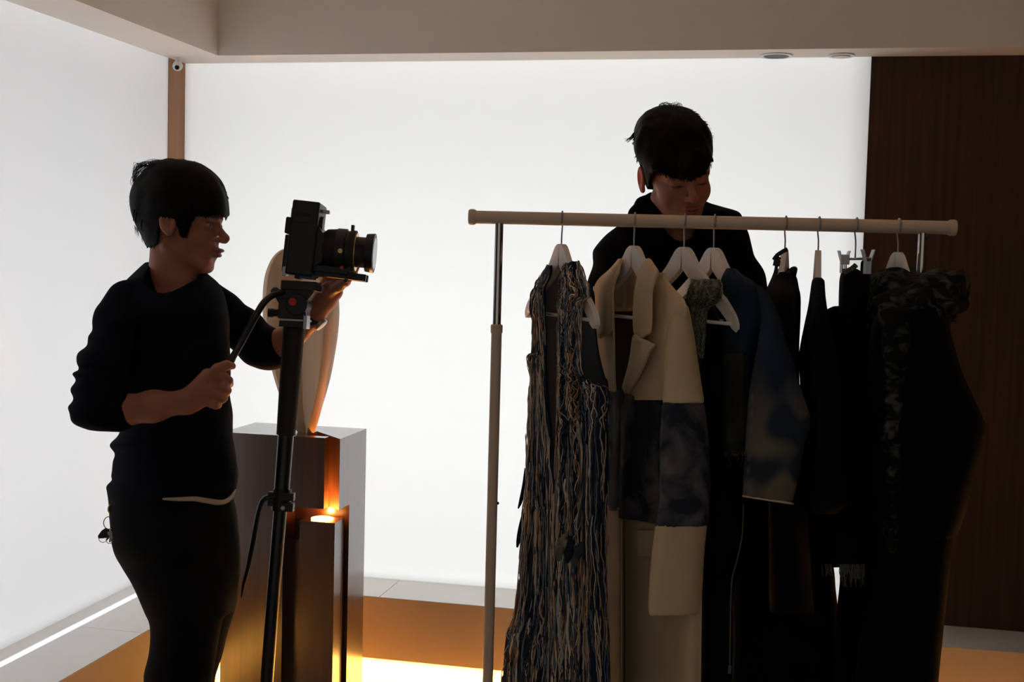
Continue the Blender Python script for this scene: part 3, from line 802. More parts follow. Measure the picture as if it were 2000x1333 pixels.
M['hair'] = mat('black_hair', (0.003, 0.0025, 0.002), 0.6, spec=0.10, noise=(9, (0.006, 0.004, 0.003), (14, 14, 2)), bump=(300, 0.5))
M['sweater'] = mat('navy_knit', (0.008, 0.009, 0.016), 0.95, spec=0.05, bump=(700, 0.35))
M['trousers'] = mat('black_cotton', (0.010, 0.010, 0.010), 0.9, spec=0.06, bump=(350, 0.3))
M['tee'] = mat('beige_tee', (0.55, 0.45, 0.36), 0.8)
M['shirt'] = mat('black_shirt', (0.004, 0.004, 0.0045), 0.9, spec=0.05, bump=(400, 0.2))
M['shoe'] = mat('black_shoe', (0.015, 0.014, 0.014), 0.5)
def strands(name, specs, m, parent, r=0.0006):
    mb = MB()
    for pts, rr_ in specs:
        q = cr(np.array(pts), 12); mb.tube(q, np.linspace(rr_, rr_*0.3, 12), 5, caps=False)
    o = mb.build(name, m, parent, smooth=True); o['kind'] = 'stuff'; return o
def px_range(pts, m=0.03):
    pts = np.array(pts); return pts.min(0)-m, pts.max(0)+m

# ------------------------------------------------------------------ the person at the camera (left)
def U(u, v, d): return P(u, v, d)
S8 = 2.8/FPX
pl = P(345, 1000, 2.8)
operator = empty('person', (pl[0], pl[1], 0), 'person in profile in a navy sweater and black trousers, holding the monopod handle', 'person')
HA = Head(P(349, 441, 2.80), right*math.cos(R_(10))-fwd*math.sin(R_(10))-upv*math.sin(R_(5)), upv*math.cos(R_(5))+right*math.sin(R_(5)), sy=1.0, sz=0.90)
zhead = P(340, 600, 2.8)[2]
lo, hi = px_range([U(120, 300, 2.55), U(700, 300, 2.75), U(120, 900, 3.1), U(700, 900, 3.1), U(340, 1740, 2.8), U(120, 600, 2.5)], 0.03)
lo[2] = -0.01
F_ = Field(rng(lo[0], hi[0], .0030), rng(lo[1], hi[1], .0030), np.concatenate([rng(lo[2], 0.85, .012), rng(0.855, hi[2]+0.02, .0028)]))
HA.build(F_, 1.12, edy=.014)
F_.cone(U(338, 470, 2.80), U(333, 565, 2.82), .050, .053, .02)
F_.cone(U(352, 500, 2.79), U(356, 575, 2.79), .034, .040, .02)
# torso, legs inside the clothes
F_.ell(U(330, 660, 2.81), (.09, .10, .12), RN.T, .03); F_.ell(U(340, 800, 2.80), (.085, .10, .11), RN.T, .03); F_.ell(U(338, 950, 2.79), (.09, .09, .10), RN.T, .03)
F_.cone(U(262, 605, 2.74), U(392, 590, 2.90), .035, .035, .02)
for (a, b, c_, d_) in (((325, 1010, 2.74), (350, 1300, 2.72), (352, 1640, 2.74), (385, 1735, 2.72)), ((372, 1010, 2.87), (380, 1290, 2.89), (385, 1610, 2.92), (420, 1690, 2.92))):
    A_, B_, C_, D_ = U(*a), U(*b), U(*c_), U(*d_)
    C_[2] = 0.10; F_.cone(A_, B_, .058, .042, .02); F_.cone(B_, C_, .040, .030, .02)
    F_.cone(C_-(0, 0, .045), np.array([C_[0], C_[1], .035])+right*0.14*np.array([1, 1, 0]), .036, .030, .02)
# near arm and hand round the handle
sh, el, wr = U(228, 615, 2.69), U(180, 790, 2.645), U(366, 785, 2.615)
F_.cone(U(236,625,2.69), el, .032, .032, .01); F_.chain([el, U(235, 803, 2.64), U(300, 794, 2.63), wr], [.033, .0345, .032, .0235], .02)
F_.cone(U(366, 785, 2.615), U(398, 762, 2.603), .024, .026, .02); F_.cone(U(385, 779, 2.607), U(412, 768, 2.60), .021, .022, .015); F_.cone(U(380, 772, 2.61), U(406, 735, 2.605), .019, .017, .015)
F_.chain([U(398, 745, 2.597), U(425, 721, 2.588), U(442, 714, 2.592), U(454, 715.5, 2.602)], [.0150, .0112, .0102, .0078], .006)
F_.chain([U(412, 741, 2.602), U(434, 736, 2.592), U(446, 744, 2.60), U(447, 750, 2.625), U(432, 752, 2.640)], [.0125, .0108, .0096, .0090, .0075], .005)
F_.chain([U(414, 755, 2.600), U(436, 756, 2.588), U(443, 763, 2.598), U(441, 768, 2.622), U(426, 768, 2.638)], [.0125, .0106, .0094, .0088, .0075], .005)
F_.chain([U(412, 770, 2.600), U(430, 771, 2.588), U(436, 778, 2.598), U(433, 781, 2.620), U(420, 781, 2.634)], [.0125, .0102, .0090, .0084, .0072], .005)
F_.chain([U(406, 784, 2.603), U(420, 786, 2.592), U(425, 791, 2.602), U(421, 793, 2.620), U(411, 792, 2.630)], [.0115, .0092, .0082, .0076, .0065], .005)
# far arm and hand under the lens
sf, ef, wf = U(405, 590, 2.93), U(533, 688, 2.96), U(610, 622, 2.905)
F_.cone(sf, ef, .045, .037, .02); F_.chain([ef, U(555, 672, 2.945), wf], [.037, .036, .0235], .02)
F_.cone(wf, U(632, 590, 2.885), .0225, .026, .02); F_.cone(U(620, 600, 2.895), U(652, 570, 2.875), .024, .022, .015); F_.cone(U(615, 590, 2.885), U(640, 562, 2.862), .019, .015, .012)
F_.chain([U(648, 572, 2.885), U(672, 548, 2.890), U(690, 535, 2.885), U(697, 520, 2.868)], [.0120, .0102, .0092, .0078], .005)
F_.chain([U(640, 568, 2.895), U(662, 542, 2.902), U(680, 528, 2.893), U(686, 512, 2.876)], [.0122, .0104, .0094, .0080], .005)
F_.chain([U(632, 566, 2.900), U(650, 538, 2.908), U(664, 522, 2.900), U(670, 506, 2.884)], [.0120, .0100, .0090, .0076], .005)
F_.chain([U(625, 566, 2.900), U(640, 540, 2.910), U(650, 527, 2.905), U(655, 514, 2.890)], [.0108, .0088, .0080, .0070], .005)
F_.chain([U(640, 572, 2.862), U(662, 561, 2.835), U(676, 551, 2.815), U(682, 545, 2.800)], [.0130, .0112, .0098, .0080], .006)
me = F_.mesh('body'); skin_paint(me, HA)
link('body', me, M['skin'], operator, True)
# sweater
lo, hi = px_range([U(110, 480, 2.55), U(590, 500, 2.75), U(110, 1010, 3.12), U(590, 1010, 3.12)], 0.03)
F2 = Field(rng(lo[0], hi[0], .0045), rng(lo[1], hi[1], .0045), rng(lo[2], hi[2], .0040))
wv = waves(3, 10, 26, (1, 1, 2.2)); wv2 = waves(5, 8, 60)
F2.loft([(512, 284, 360, 2.84, .045), (522, 272, 388, 2.83, .07), (535, 258, 406, 2.82, .10), (555, 237, 430, 2.82, .135), (580, 212, 441, 2.82, .15), (610, 200, 446, 2.81, .155), (650, 202, 449, 2.81, .15), (720, 212, 451, 2.80, .14),
         (760, 220, 451, 2.80, .135), (800, 228, 455, 2.80, .135), (835, 236, 456, 2.80, .13), (852, 232, 456, 2.79, .13), (870, 218, 458, 2.79, .132), (887, 227, 460, 2.79, .132), (905, 220, 460, 2.79, .132), (930, 215, 462, 2.79, .137), (938, 217, 462, 2.79, .137),
         (950, 209, 462, 2.79, .14), (962, 211, 461, 2.79, .14), (972, 213, 456, 2.79, .138), (986, 215, 446, 2.79, .134)], .02,
        extra=lambda f, u, v, d, X, Y, Z: f+0.0030*wv(X, Y, Z)+0.0012*wv2(X, Y, Z))
def armfold(pa, pb, per, amp, ph=0.0):
    ab = pb-pa; L = np.linalg.norm(ab); ab = ab/L
    nz = waves(11, 6, 30)
    def g(f, u, v, d, X, Y, Z): 
        t = (X-pa[0])*ab[0]+(Y-pa[1])*ab[1]+(Z-pa[2])*ab[2]
        n_ = nz(X, Y, Z)
        return f+amp*np.sin(2*math.pi*t/per+ph+1.4*n_)*np.clip(t/0.05, 0, 1)
    return g
F2.cone(U(250, 590, 2.73), U(229, 625, 2.695), .050, .051, .03)
F2.loft([(586, 215, 250, 2.70, .03), (600, 192, 270, 2.70, .050), (625, 184, 280, 2.685, .062), (645, 180, 280, 2.68, .06), (658, 173, 280, 2.675, .06), (676, 168, 280, 2.67, .06), (690, 153, 275, 2.665, .06), (708, 148.5, 270, 2.66, .06), (722, 154, 265, 2.66, .058), (730, 142, 262, 2.655, .058),
         (743, 147, 258, 2.65, .056), (760, 138.5, 256, 2.65, .056), (782, 142, 254, 2.645, .055), (797, 133, 252, 2.645, .055), (815, 137, 250, 2.64, .052), (830, 146, 248, 2.64, .046), (841, 172, 240, 2.64, .03)], .012,
        extra=lambda f, u, v, d, X, Y, Z: np.maximum(armfold(sh, el, .038, .0010)(f, u, v, d, X, Y, Z), (u-(246-0.16*(v-772)))*S8))
F2.cone(U(200, 800, 2.645), U(236, 805, 2.64), .046, .0415, .012)
# far sleeve
F2.chain([U(405, 588, 2.93), U(432, 612, 2.94), U(500, 668, 2.955)], [.050, .051, .050], .02)
F2.chain([U(500, 668, 2.955), U(528, 683, 2.96), U(541, 682, 2.957)], [.050, .049, .047], .01)
F2.cone(U(470, 640, 2.95), U(478, 646, 2.95), .054, .054, .006); F2.cone(U(505, 676, 2.955), U(516, 680, 2.955), .053, .053, .006)
# neckline and cuffs opened
F2.ell(U(339, 517, 2.75), (.0635, .083, .135), RN.T @ np.eye(3), .004, 's')
me = F2.mesh('sweater'); link('sweater', me, M['sweater'], operator, True)
# neck rib
th = np.linspace(0, 2*math.pi, 60)
# trousers
lo, hi = px_range([U(190, 960, 2.55), U(500, 960, 2.7), U(190, 1700, 3.05), U(500, 1700, 3.05)], 0.03); lo[2] = 0.0
F3 = Field(rng(lo[0], hi[0], .006), rng(lo[1], hi[1], .006), rng(lo[2], hi[2], .006))
wt = waves(21, 9, 24, (1, 1, .6)); 
F3.loft([(955, 222, 452, 2.79, .125), (990, 213, 462, 2.79, .135), (1030, 216, 466, 2.79, .14), (1060, 219, 468, 2.79, .145), (1085, 226, 469, 2.79, .15), (1110, 240, 469, 2.80, .15), (1150, 262, 466, 2.80, .15), (1200, 281, 456, 2.80, .15)], .02)
F3.loft([(1130, 256, 440, 2.74, .09), (1180, 274, 440, 2.735, .09), (1215, 288, 434, 2.73, .085), (1240, 291, 430, 2.73, .08), (1275, 289, 424, 2.73, .075), (1300, 284, 420, 2.73, .075), (1320, 280, 416, 2.73, .075), (1345, 282, 412, 2.73, .072), (1420, 292, 404, 2.735, .065), (1520, 305, 398, 2.74, .056), (1640, 312, 392, 2.74, .05), (1690, 310, 394, 2.74, .05)], .02)
F3.loft([(1130, 300, 468, 2.87, .09), (1180, 310, 462, 2.875, .09), (1240, 320, 444, 2.88, .085), (1280, 326, 434, 2.885, .08), (1310, 326, 424, 2.89, .075), (1333, 325, 419, 2.89, .075), (1420, 330, 416, 2.90, .062), (1520, 340, 412, 2.91, .055), (1620, 344, 414, 2.915, .05), (1660, 344, 414, 2.915, .05)], .02)
F3.warp(lambda X, Y, Z: 0.0032*wt(X, Y, Z))
me = F3.mesh('trousers', 1); link('trousers', me, M['trousers'], operator, True)
# strip of the shirt under the sweater hem
tt = np.linspace(0, 1, 30)
hem = cr([(318, 979, 0), (350, 979.5, 0), (378, 979, 0), (400, 982, 0), (425, 986, 0), (440, 984, 0), (452, 975, 0), (459.5, 961, 0)], 40)
hd_ = []
for u, v, _ in hem:
    x = (u-337.5)/124.5; hd_.append(P(u, v-4, 2.79-0.137*math.sqrt(max(0.0, 1-min(1, x*x)))-0.002))
MB().tube(np.array(hd_), 0.0062*np.sin(np.linspace(0.15, 3.0, 40))**0.5, 8, up=(0, 0, 1)).build('tee_hem', M['tee'], operator, smooth=True)['label'] = 'pale beige strip of shirt under the sweater hem'
# wristwatch
wa = (U(620, 607, 2.89)-U(600, 630, 2.91)); wa /= np.linalg.norm(wa); wc = U(611, 617, 2.90)
n1 = np.cross(wa, (0, 0, 1)); n1 /= np.linalg.norm(n1); n2 = np.cross(wa, n1)
ringp = np.array([wc+0.0262*(math.cos(t)*n1+math.sin(t)*n2) for t in np.linspace(0, 2*math.pi, 40)])
wb = MB()
for k in (-0.006, -0.002, 0.002, 0.006): wb.tube(ringp+wa*k, 0.0025, 8, caps=False)
watch = wb.build('watch_strap', M['rubber'], operator, smooth=True)
cdir = U(621, 618, 2.895)-wc; cdir -= np.dot(cdir, wa)*wa; cdir /= np.linalg.norm(cdir)
wb = MB(); wb.tube([wc+cdir*0.024, wc+cdir*0.033, wc+cdir*0.035], [0.017, 0.017, 0.014], 24); wb.build('watch_case', M['grey'], watch, autosmooth=True)
# shoes
for (c0) in ((352, 2.74), (385, 2.92)):
    q = U(c0[0], 1640, c0[1]); rt2 = right*(1, 1, 0); rt2 /= np.linalg.norm(rt2)
    lo, hi = px_range([q*(1, 1, 0)-rt2*.08, q*(1, 1, 0)+rt2*.26], .07); 
    Fs = Field(rng(lo[0], hi[0], .006), rng(lo[1], hi[1], .006), rng(-.01, .15, .005))
    b0_ = q*(1, 1, 0)
    Fs.cone(b0_+(0, 0, .045)-rt2*.02, b0_+rt2*.15+(0, 0, .04), .047, .042, .02); Fs.cone(b0_+(0, 0, .10), b0_+(0, 0, .06), .047, .045, .02)
    Fs.apply((-9, -9, -9), (9, 9, 9), lambda X, Y, Z: 0.002-Z, .001, 'i')
    link('shoe', Fs.mesh('shoe'), M['shoe'], operator, True)
# hair
def cut(F, fn):
    X, Y, Z = F.pts((slice(None),)*3)
    q = [(X-CN[0])*RN[0, i]+(Y-CN[1])*RN[1, i]+(Z-CN[2])*RN[2, i] for i in range(3)]
    d = -q[2]; F.V[:] = fn(F.V, 1000+FPX*q[0]/d, 666.5-FPX*q[1]/d, d, X, Y, Z)
lo, hi = px_range([U(240, 295, 2.65), U(465, 295, 2.65), U(240, 495, 2.95), U(465, 495, 2.95)], 0.02)
F4 = Field(rng(lo[0], hi[0], .0028), rng(lo[1], hi[1], .0028), rng(lo[2], hi[2], .0028))
def fr_left(f, u, v, d, X, Y, Z):
    near = d < 2.80
    # hair edge on the near side: nape, round the ear, sideburn, fringe
    edge = np.interp(u, [255, 282, 292, 308, 314, 322, 338, 344, 352, 358, 362, 368, 376, 384, 430, 437, 441, 446, 450], [440, 481, 484, 478, 430, 424, 426, 436, 462, 464, 463, 450, 433, 421, 421, 424, 430, 423, 418])
    edge = edge+2.2*np.sin(u*0.9)+1.5*np.sin(u*2.3)
    lim = (v-edge)*S8
    return np.maximum(f, lim)
hw = waves(31, 12, 70, (1, 1, .35)); 
F4.loft([(311, 322, 352, 2.80, .022), (315, 300, 378, 2.80, .045), (322, 293, 395, 2.80, .060), (335, 279, 414, 2.80, .076), (352, 266, 430, 2.80, .086), (372, 257, 441, 2.80, .091), (392, 254, 447, 2.80, .092), (410, 255, 448.5, 2.80, .090), (422, 258, 448.5, 2.80, .089), (432, 262, 446, 2.80, .087), (445, 267, 440, 2.80, .086), (462, 275, 420, 2.80, .083), (475, 281, 400, 2.80, .078), (486, 287, 380, 2.80, .065)],
        .008, p=2.15)
HA.e(F4, (0, .002, .030), (.080, .099, .094), .01)
F4.warp(lambda X, Y, Z: 0.0022*hw(X, Y, Z)+0.0012*waves(33, 10, 160, (1, 1, .3))(X, Y, Z)); cut(F4, fr_left)
hair = link('hair', F4.mesh('hair'), M['hair'], operator, True)
rs = random.Random(4)
sp2 = []
for i in range(70):   # loose strands arching off the crown and back
    a = rs.random()
    u0, v0 = 345-65*a+rs.uniform(-6, 6), 318+8*a+rs.uniform(-2, 4)
    u3, v3 = 265-5*rs.random()+rs.uniform(-3, 8), 345+rs.uniform(0, 25)
    lift = rs.uniform(2, 9); dd = rs.uniform(-.04, .05)
    um = (u0+u3)/2-6-lift*0.5; vm = (v0+v3)/2-12-lift*0.9
    sp2.append(([U(u0, v0, 2.80+dd), U((u0+um)/2-1, (v0+vm)/2-4, 2.80+dd), U(um, vm, 2.80+dd*1.1), U(u3-3, (vm+v3)/2+2, 2.80+dd), U(u3+4, v3+8, 2.80+dd)], 0.0006))
for i in range(60):   # outline fuzz
    t = rs.random(); ang = math.pi*(0.05+0.95*t); u0 = 352+94*math.cos(ang); v0 = 405-92*math.sin(ang)
    o_ = rs.uniform(1.5, 4); dd = rs.uniform(-.03, .03)
    sp2.append(([U(u0, v0+4, 2.80+dd), U(u0+o_*math.cos(ang)-3, v0-o_*math.sin(ang), 2.80+dd), U(u0-8-4*rs.random(), v0+rs.uniform(-1, 3)+(3 if ang > 1.5 else -2), 2.80+dd)], 0.00035))
for i in range(50):   # nape and fringe ends
    if i % 2: u0 = rs.uniform(262, 300); v0 = 440+(u0-262)*1.2; sp2.append(([U(u0, v0, 2.8+rs.uniform(-.05, .05)), U(u0+1, v0+8, 2.8), U(u0+rs.uniform(-1, 4), v0+rs.uniform(10, 17), 2.8)], 0.0007))
    else: u0 = rs.uniform(385, 446); dd = 2.72+0.0008*(u0-385); sp2.append(([U(u0, 412, dd), U(u0, 418, dd), U(u0+rs.uniform(-2, 2), rs.uniform(423, 429), dd)], 0.0008))
for i in range(70):   # pointed locks along the nape, the ear and the fringe
    k = i % 3
    if k == 0: u0 = rs.uniform(258, 300); v0 = 424+(u0-258)*1.32; dd = 2.8+rs.uniform(-.06, .06); sp2.append(([U(u0+3, v0-16, dd), U(u0+2, v0-6, dd), U(u0+rs.uniform(0, 3), v0+rs.uniform(2, 8), dd)], 0.0026))
    elif k == 1: u0 = rs.uniform(372, 447); dd = 2.722+0.0010*(u0-385); sp2.append(([U(u0-1, 398, dd), U(u0, 410, dd), U(u0+rs.uniform(-2, 3), rs.uniform(419, 428), dd)], 0.0026))
    else: u0 = rs.uniform(344, 372); dd = 2.712; sp2.append(([U(u0, 420, dd), U(u0, 436, dd), U(360+(u0-358)*.35, rs.uniform(446, 468), dd+.002)], 0.0024))
for i in range(46):   # locks following the crown outline
    ang = rs.uniform(.15, 2.9); u0 = 352+90*math.cos(ang); v0 = 405-88*math.sin(ang); s_ = 1 if ang < 1.6 else -1; dd = 2.80+rs.uniform(-.03, .03)
    u1 = 352+(95+rs.uniform(-1, 2))*math.cos(ang-.16*s_); v1 = 405-(92+rs.uniform(-1, 2))*math.sin(ang-.16*s_)
    sp2.append(([U(u0, v0, dd), U((u0+u1)/2, (v0+v1)/2, dd), U(u1, v1, dd)], 0.0022))
strands('loose_hair', sp2, M['hair'], operator)

# ------------------------------------------------------------------ keys clipped to the belt loop
kc = U(214, 1000, 2.76)
keys = empty('key_ring', kc, 'bunch of keys on a brass clip and ring, hanging from the trouser waist', 'keys')
def hoop(c, r, tr, m, name, par, nrm=None, el=1.0):
    n_ = fwd if nrm is None else nrm
    a = np.cross(n_, (0, 0, 1.0)); a /= np.linalg.norm(a); b = np.cross(a, n_)
    pts = np.array([c+r*(math.cos(t)*a+el*math.sin(t)*b) for t in np.linspace(0, 2*math.pi, 40)])
    return MB().tube(pts, tr, 8, caps=False).build(name, m, par, smooth=True)
mb = MB(); mb.tube(cr([U(218, 985, 2.76), U(213, 990, 2.755), U(212, 998, 2.755), U(216, 1003, 2.755), U(220, 997, 2.755), U(219, 990, 2.755)], 30), 0.0022, 10); mb.tube([U(215, 1003, 2.755), U(215, 1012, 2.755)], 0.0026, 10)
mb.build('clip', M['gold'], keys, smooth=True)
hoop(U(213, 1022, 2.755), 0.0125, 0.0011, M['gold'], 'ring', keys, el=1.15)
hoop(U(201, 1052, 2.755), 0.0095, 0.0008, M['grey'], 'ring', keys); hoop(U(214, 1056, 2.752), 0.0075, 0.0008, M['gold'], 'ring', keys)
M['leather'] = mat('dark_leather', (0.05, 0.022, 0.016), 0.5)
fk = pf(208, 1044, 0, 2.755)
MB().prism([(-16, 3), (-9, -7), (-2, -12), (5, -9), (7, 0), (2, 7), (-8, 8), (-15, 8)], -4, 4, fk).build('fob', M['leather'], keys, bevel=0.001)
for a_ in (-35, 10, 40):
    fk = pf(217, 1044, a_, 2.752)
    MB().prism([(-4, -7), (4, -7), (5, 0), (2, 4), (1.6, 16), (-1.6, 16), (-2, 4), (-5, 0)], -1.0+a_*0.05, 1.0+a_*0.05, fk).build('key', M['leather'] if a_ == 40 else M['grey'], keys)

# ------------------------------------------------------------------ the person behind the rack (right)
S9 = 2.87/FPX
pr = P(1325, 1000, 3.0)
helper = empty('person', (pr[0], pr[1], 0), 'person in a black shirt looking down, standing behind the clothes rack', 'person')
yw, pt = R_(13), R_(22)
fw = (-fwd*math.cos(yw)+right*math.sin(yw))*math.cos(pt)-upv*math.sin(pt)
HB = Head(P(1322, 344, 2.88), fw, upv*math.cos(pt)-fwd*math.sin(pt)-right*0.06, sy=1.0, sz=0.92, sx=0.97)
lo, hi = px_range([U(1140, 230, 2.66), U(1500, 230, 2.7), U(1140, 800, 3.2), U(1500, 800, 3.2)], 0.03); lo[2] = -0.01
F5 = Field(rng(lo[0], hi[0], .0032), rng(lo[1], hi[1], .0032), np.concatenate([rng(lo[2], 1.32, .012), rng(1.325, hi[2]+0.02, .0028)]))
HB.build(F5, 1.05, edx=.013, edr=-.016)
F5.cone(U(1322, 385, 2.92), U(1325, 460, 2.965), .052, .056, .02)
F5.cone(U(1330, 440, 2.94), U(1334, 500, 2.94), .045, .06, .02)
F5.ell(U(1325, 580, 2.99), (.12, .13, .085), RN.T, .02); F5.ell(U(1325, 800, 3.0), (.09, .2, .08), RN.T, .02)
F5.cone(U(1225, 500, 2.97), U(1420, 492, 2.97), .036, .036, .02)
pel = U(1325, 1000, 3.0)
F5.ell(pel, (.11, .11, .08), RN.T, .03)
rt2 = right*(1, 1, 0); rt2 /= np.linalg.norm(rt2); bk2 = np.array([-rt2[1], rt2[0], 0])
def leg(F, s, r0, r1, r2):
    a = pel+rt2*s*.07-(0, 0, .03); b = np.array([pel[0], pel[1], .50])+rt2*s*.10; c_ = np.array([pel[0], pel[1], .09])+rt2*s*.11
    F.cone(a, b, r0, r1, .03); F.cone(b, c_, r1, r2, .02); return c_
for s_ in (-1, 1):
    c_ = leg(F5, s_, .055, .045, .034); F5.cone(c_-(0, 0, .045), c_-(0, 0, .055)-bk2*.14, .034, .03, .02)
for s_, su, eu, wu in ((-1, U(1215, 510, 2.97), U(1195, 700, 3.0), U(1235, 730, 2.83)), (1, U(1428, 505, 2.97), U(1470, 690, 3.0), U(1440, 730, 2.83))):
    F5.cone(su, eu, .030, .030, .01); F5.cone(eu, wu, .030, .023, .01)
    dr = (wu-eu)/np.linalg.norm(wu-eu); F5.cone(wu, wu+dr*.045, .024, .028, .02, flat=(np.array([0, 0, 1.0]), .6))
    for q in range(4):
        st_ = wu+dr*.07+rt2*(q-1.5)*.017; F5.chain([st_, st_+dr*.032-(0, 0, .008), st_+dr*.045-(0, 0, .03), st_+dr*.04-(0, 0, .046)], [.0098, .0088, .008, .0068], .005)
    t0 = wu+dr*.03-rt2*s_*.02; F5.chain([t0, t0-rt2*s_*.022+dr*.02, t0-rt2*s_*.026+dr*.05-(0, 0, .01)], [.013, .0105, .008], .006)
me = F5.mesh('body'); skin_paint(me, HB, ears=(0.62, 0.12, 0.09), down=True); link('body', me, M['skin'], helper, True)
# shirt
lo, hi = px_range([U(1140, 370, 2.8), U(1510, 370, 2.8), U(1140, 1060, 3.2), U(1510, 1060, 3.2)], 0.03)
F6 = Field(rng(lo[0], hi[0], .0050), rng(lo[1], hi[1], .0050), rng(lo[2], hi[2], .0045))
ws = waves(41, 9, 22, (1, 1, .8))
F6.loft([(384, 1290, 1350, 2.99, .03), (391, 1275, 1369, 2.985, .05), (404, 1248, 1413, 2.98, .07), (413, 1237, 1443, 2.975, .09), (426, 1228, 1453, 2.97, .105), (442, 1205, 1459, 2.97, .115), (460, 1182, 1466, 2.97, .12), (484, 1163, 1472, 2.97, .125), (497, 1159, 1475, 2.98, .125), (523, 1162, 1480, 2.98, .125), (553, 1169, 1485, 2.98, .125), (620, 1178, 1500, 2.99, .125),
         (700, 1200, 1480, 3.0, .125), (800, 1225, 1430, 3.0, .12), (950, 1228, 1428, 3.0, .125), (1040, 1222, 1432, 3.0, .13)], .02, p=2.3, extra=lambda f, u, v, d, X, Y, Z: f+.0025*ws(X, Y, Z))
F6.cone(U(1190, 560, 2.98), U(1193, 700, 3.0), .055, .052, .02); F6.cone(U(1193, 700, 3.0), U(1228, 727, 2.86), .052, .035, .02)
F6.cone(U(1452, 550, 2.98), U(1470, 690, 3.0), .055, .052, .02); F6.cone(U(1470, 690, 3.0), U(1445, 727, 2.86), .052, .035, .02)
# standing collar, two flaps
F6.chain([U(1272, 384, 2.975), U(1256, 400, 2.955), U(1246, 420, 2.935), U(1262, 446, 2.90), U(1300, 462, 2.875)], [.011, .018, .022, .019, .012], .012)
F6.chain([U(1368, 397, 2.975), U(1384, 412, 2.950), U(1388, 430, 2.92), U(1375, 452, 2.89), U(1352, 466, 2.875)], [.010, .015, .018, .017, .012], .012)
F6.cone(U(1290, 384, 3.0), U(1350, 388, 3.0), .016, .016, .012)
# open neck
F6.ell(U(1327, 420, 2.885), (.046, .070, .085), RN.T, .006, 's')
me = F6.mesh('shirt'); link('shirt', me, M['shirt'], helper, True)
lo, hi = px_range([pel+rt2*.25+bk2*.2, pel-rt2*.25-bk2*.2], .02); lo[2] = 0; hi[2] = pel[2]+.12
F7_ = Field(rng(lo[0], hi[0], .008), rng(lo[1], hi[1], .008), rng(lo[2], hi[2], .008))
F7_.ell(pel, (.145, .14, .115), RN.T, .03)
for s_ in (-1, 1): leg(F7_, s_, .088, .072, .062)
link('trousers', F7_.mesh('trousers', 1), M['trousers'], helper, True)
for s_ in (-1, 1):
    b0_ = np.array([pel[0], pel[1], 0])+rt2*s_*.11; lo, hi = px_range([b0_+bk2*.08, b0_-bk2*.26], .07)
    Fs = Field(rng(lo[0], hi[0], .006), rng(lo[1], hi[1], .006), rng(-.01, .15, .006))
    Fs.cone(b0_+(0, 0, .045)+bk2*.02, b0_-bk2*.15+(0, 0, .04), .047, .042, .02); Fs.cone(b0_+(0, 0, .10), b0_+(0, 0, .06), .047, .045, .02)
    Fs.apply((-9, -9, -9), (9, 9, 9), lambda X, Y, Z: 0.002-Z, .001, 'i')
    link('shoe', Fs.mesh('shoe'), M['shoe'], helper, True)
# hair
lo, hi = px_range([U(1215, 190, 2.70), U(1410, 190, 2.70), U(1215, 365, 3.02), U(1410, 365, 3.02)], 0.01)
F8 = Field(rng(lo[0], hi[0], .0028), rng(lo[1], hi[1], .0028), rng(lo[2], hi[2], .0028))
def fr_right(f, u, v, d, X, Y, Z):
    e = np.interp(u, [1235, 1243, 1252, 1257, 1262, 1267, 1272, 1280, 1295, 1310, 1330, 1350, 1366, 1376, 1383, 1390], [300, 314, 320, 328, 352, 366, 345, 334, 340, 346, 350, 351, 347, 340, 331, 315])
    e = e+1.6*np.sin(u*.8)+1.2*np.sin(u*1.9+1)
    e = np.where(d > 2.90, np.maximum(e, 380), e)
    return np.maximum(f, (v-e)*S9)
hw2 = waves(51, 12, 75, (1, 1, .5))
F8.loft([(205, 1296, 1322, 2.88, .02), (210, 1280, 1340, 2.88, .04), (218, 1262, 1357, 2.88, .065), (230, 1249, 1372, 2.88, .088), (248, 1240, 1384, 2.88, .105), (270, 1236, 1390, 2.88, .115), (290, 1237, 1392, 2.88, .119), (305, 1240, 1391, 2.88, .120), (318, 1245, 1388, 2.88, .120), (330, 1249, 1385, 2.88, .118), (345, 1254, 1383, 2.885, .115), (365, 1262, 1378, 2.90, .105), (385, 1275, 1368, 2.92, .08)],
        .008, p=2.3)
HB.e(F8, (0, .002, .030), (.081, .103, .096), .01)
HB.e(F8, (0, .036, .034), (.074, .074, .068), .01)
F8.warp(lambda X, Y, Z: 0.0030*hw2(X, Y, Z)+0.0015*waves(53, 10, 160, (1, 1, .5))(X, Y, Z)); cut(F8, fr_right)
link('hair', F8.mesh('hair'), M['hair'], helper, True)
sp3 = []
for i in range(14):   # tuft sticking out above the ear
    u0, v0 = 1240+rs.uniform(-1, 3), 258+rs.uniform(-4, 8)
    sp3.append(([U(u0+6, v0-4, 2.88), U(u0-4, v0+3+rs.uniform(-2, 2), 2.87), U(1220+rs.uniform(-2, 8), 274+rs.uniform(-3, 5), 2.86)], 0.0012))
for i in range(26):   # curls on the crown
    u0 = rs.uniform(1288, 1325); v0 = 210; h = rs.uniform(3, 11)
    sp3.append(([U(u0, v0+3, 2.88), U(u0-3, v0-h*.6, 2.88), U(u0+3, v0-h, 2.88), U(u0+8, v0-h*.4, 2.88), U(u0+10, v0+3, 2.88)], 0.0008))
for i in range(60):
    t = rs.random(); ang = math.pi*(0.0+1.0*t); u0 = 1314+77*math.cos(ang); v0 = 285-76*math.sin(ang); dd = rs.uniform(-.04, .04); o_ = rs.uniform(1, 4.5)
    sp3.append(([U(u0, v0+4, 2.88+dd), U(u0+o_*math.cos(ang)+2, v0-o_*math.sin(ang), 2.88+dd), U(u0+7, v0+rs.uniform(-2, 2)+(2 if ang < 1.5 else -3), 2.88+dd)], 0.0005))
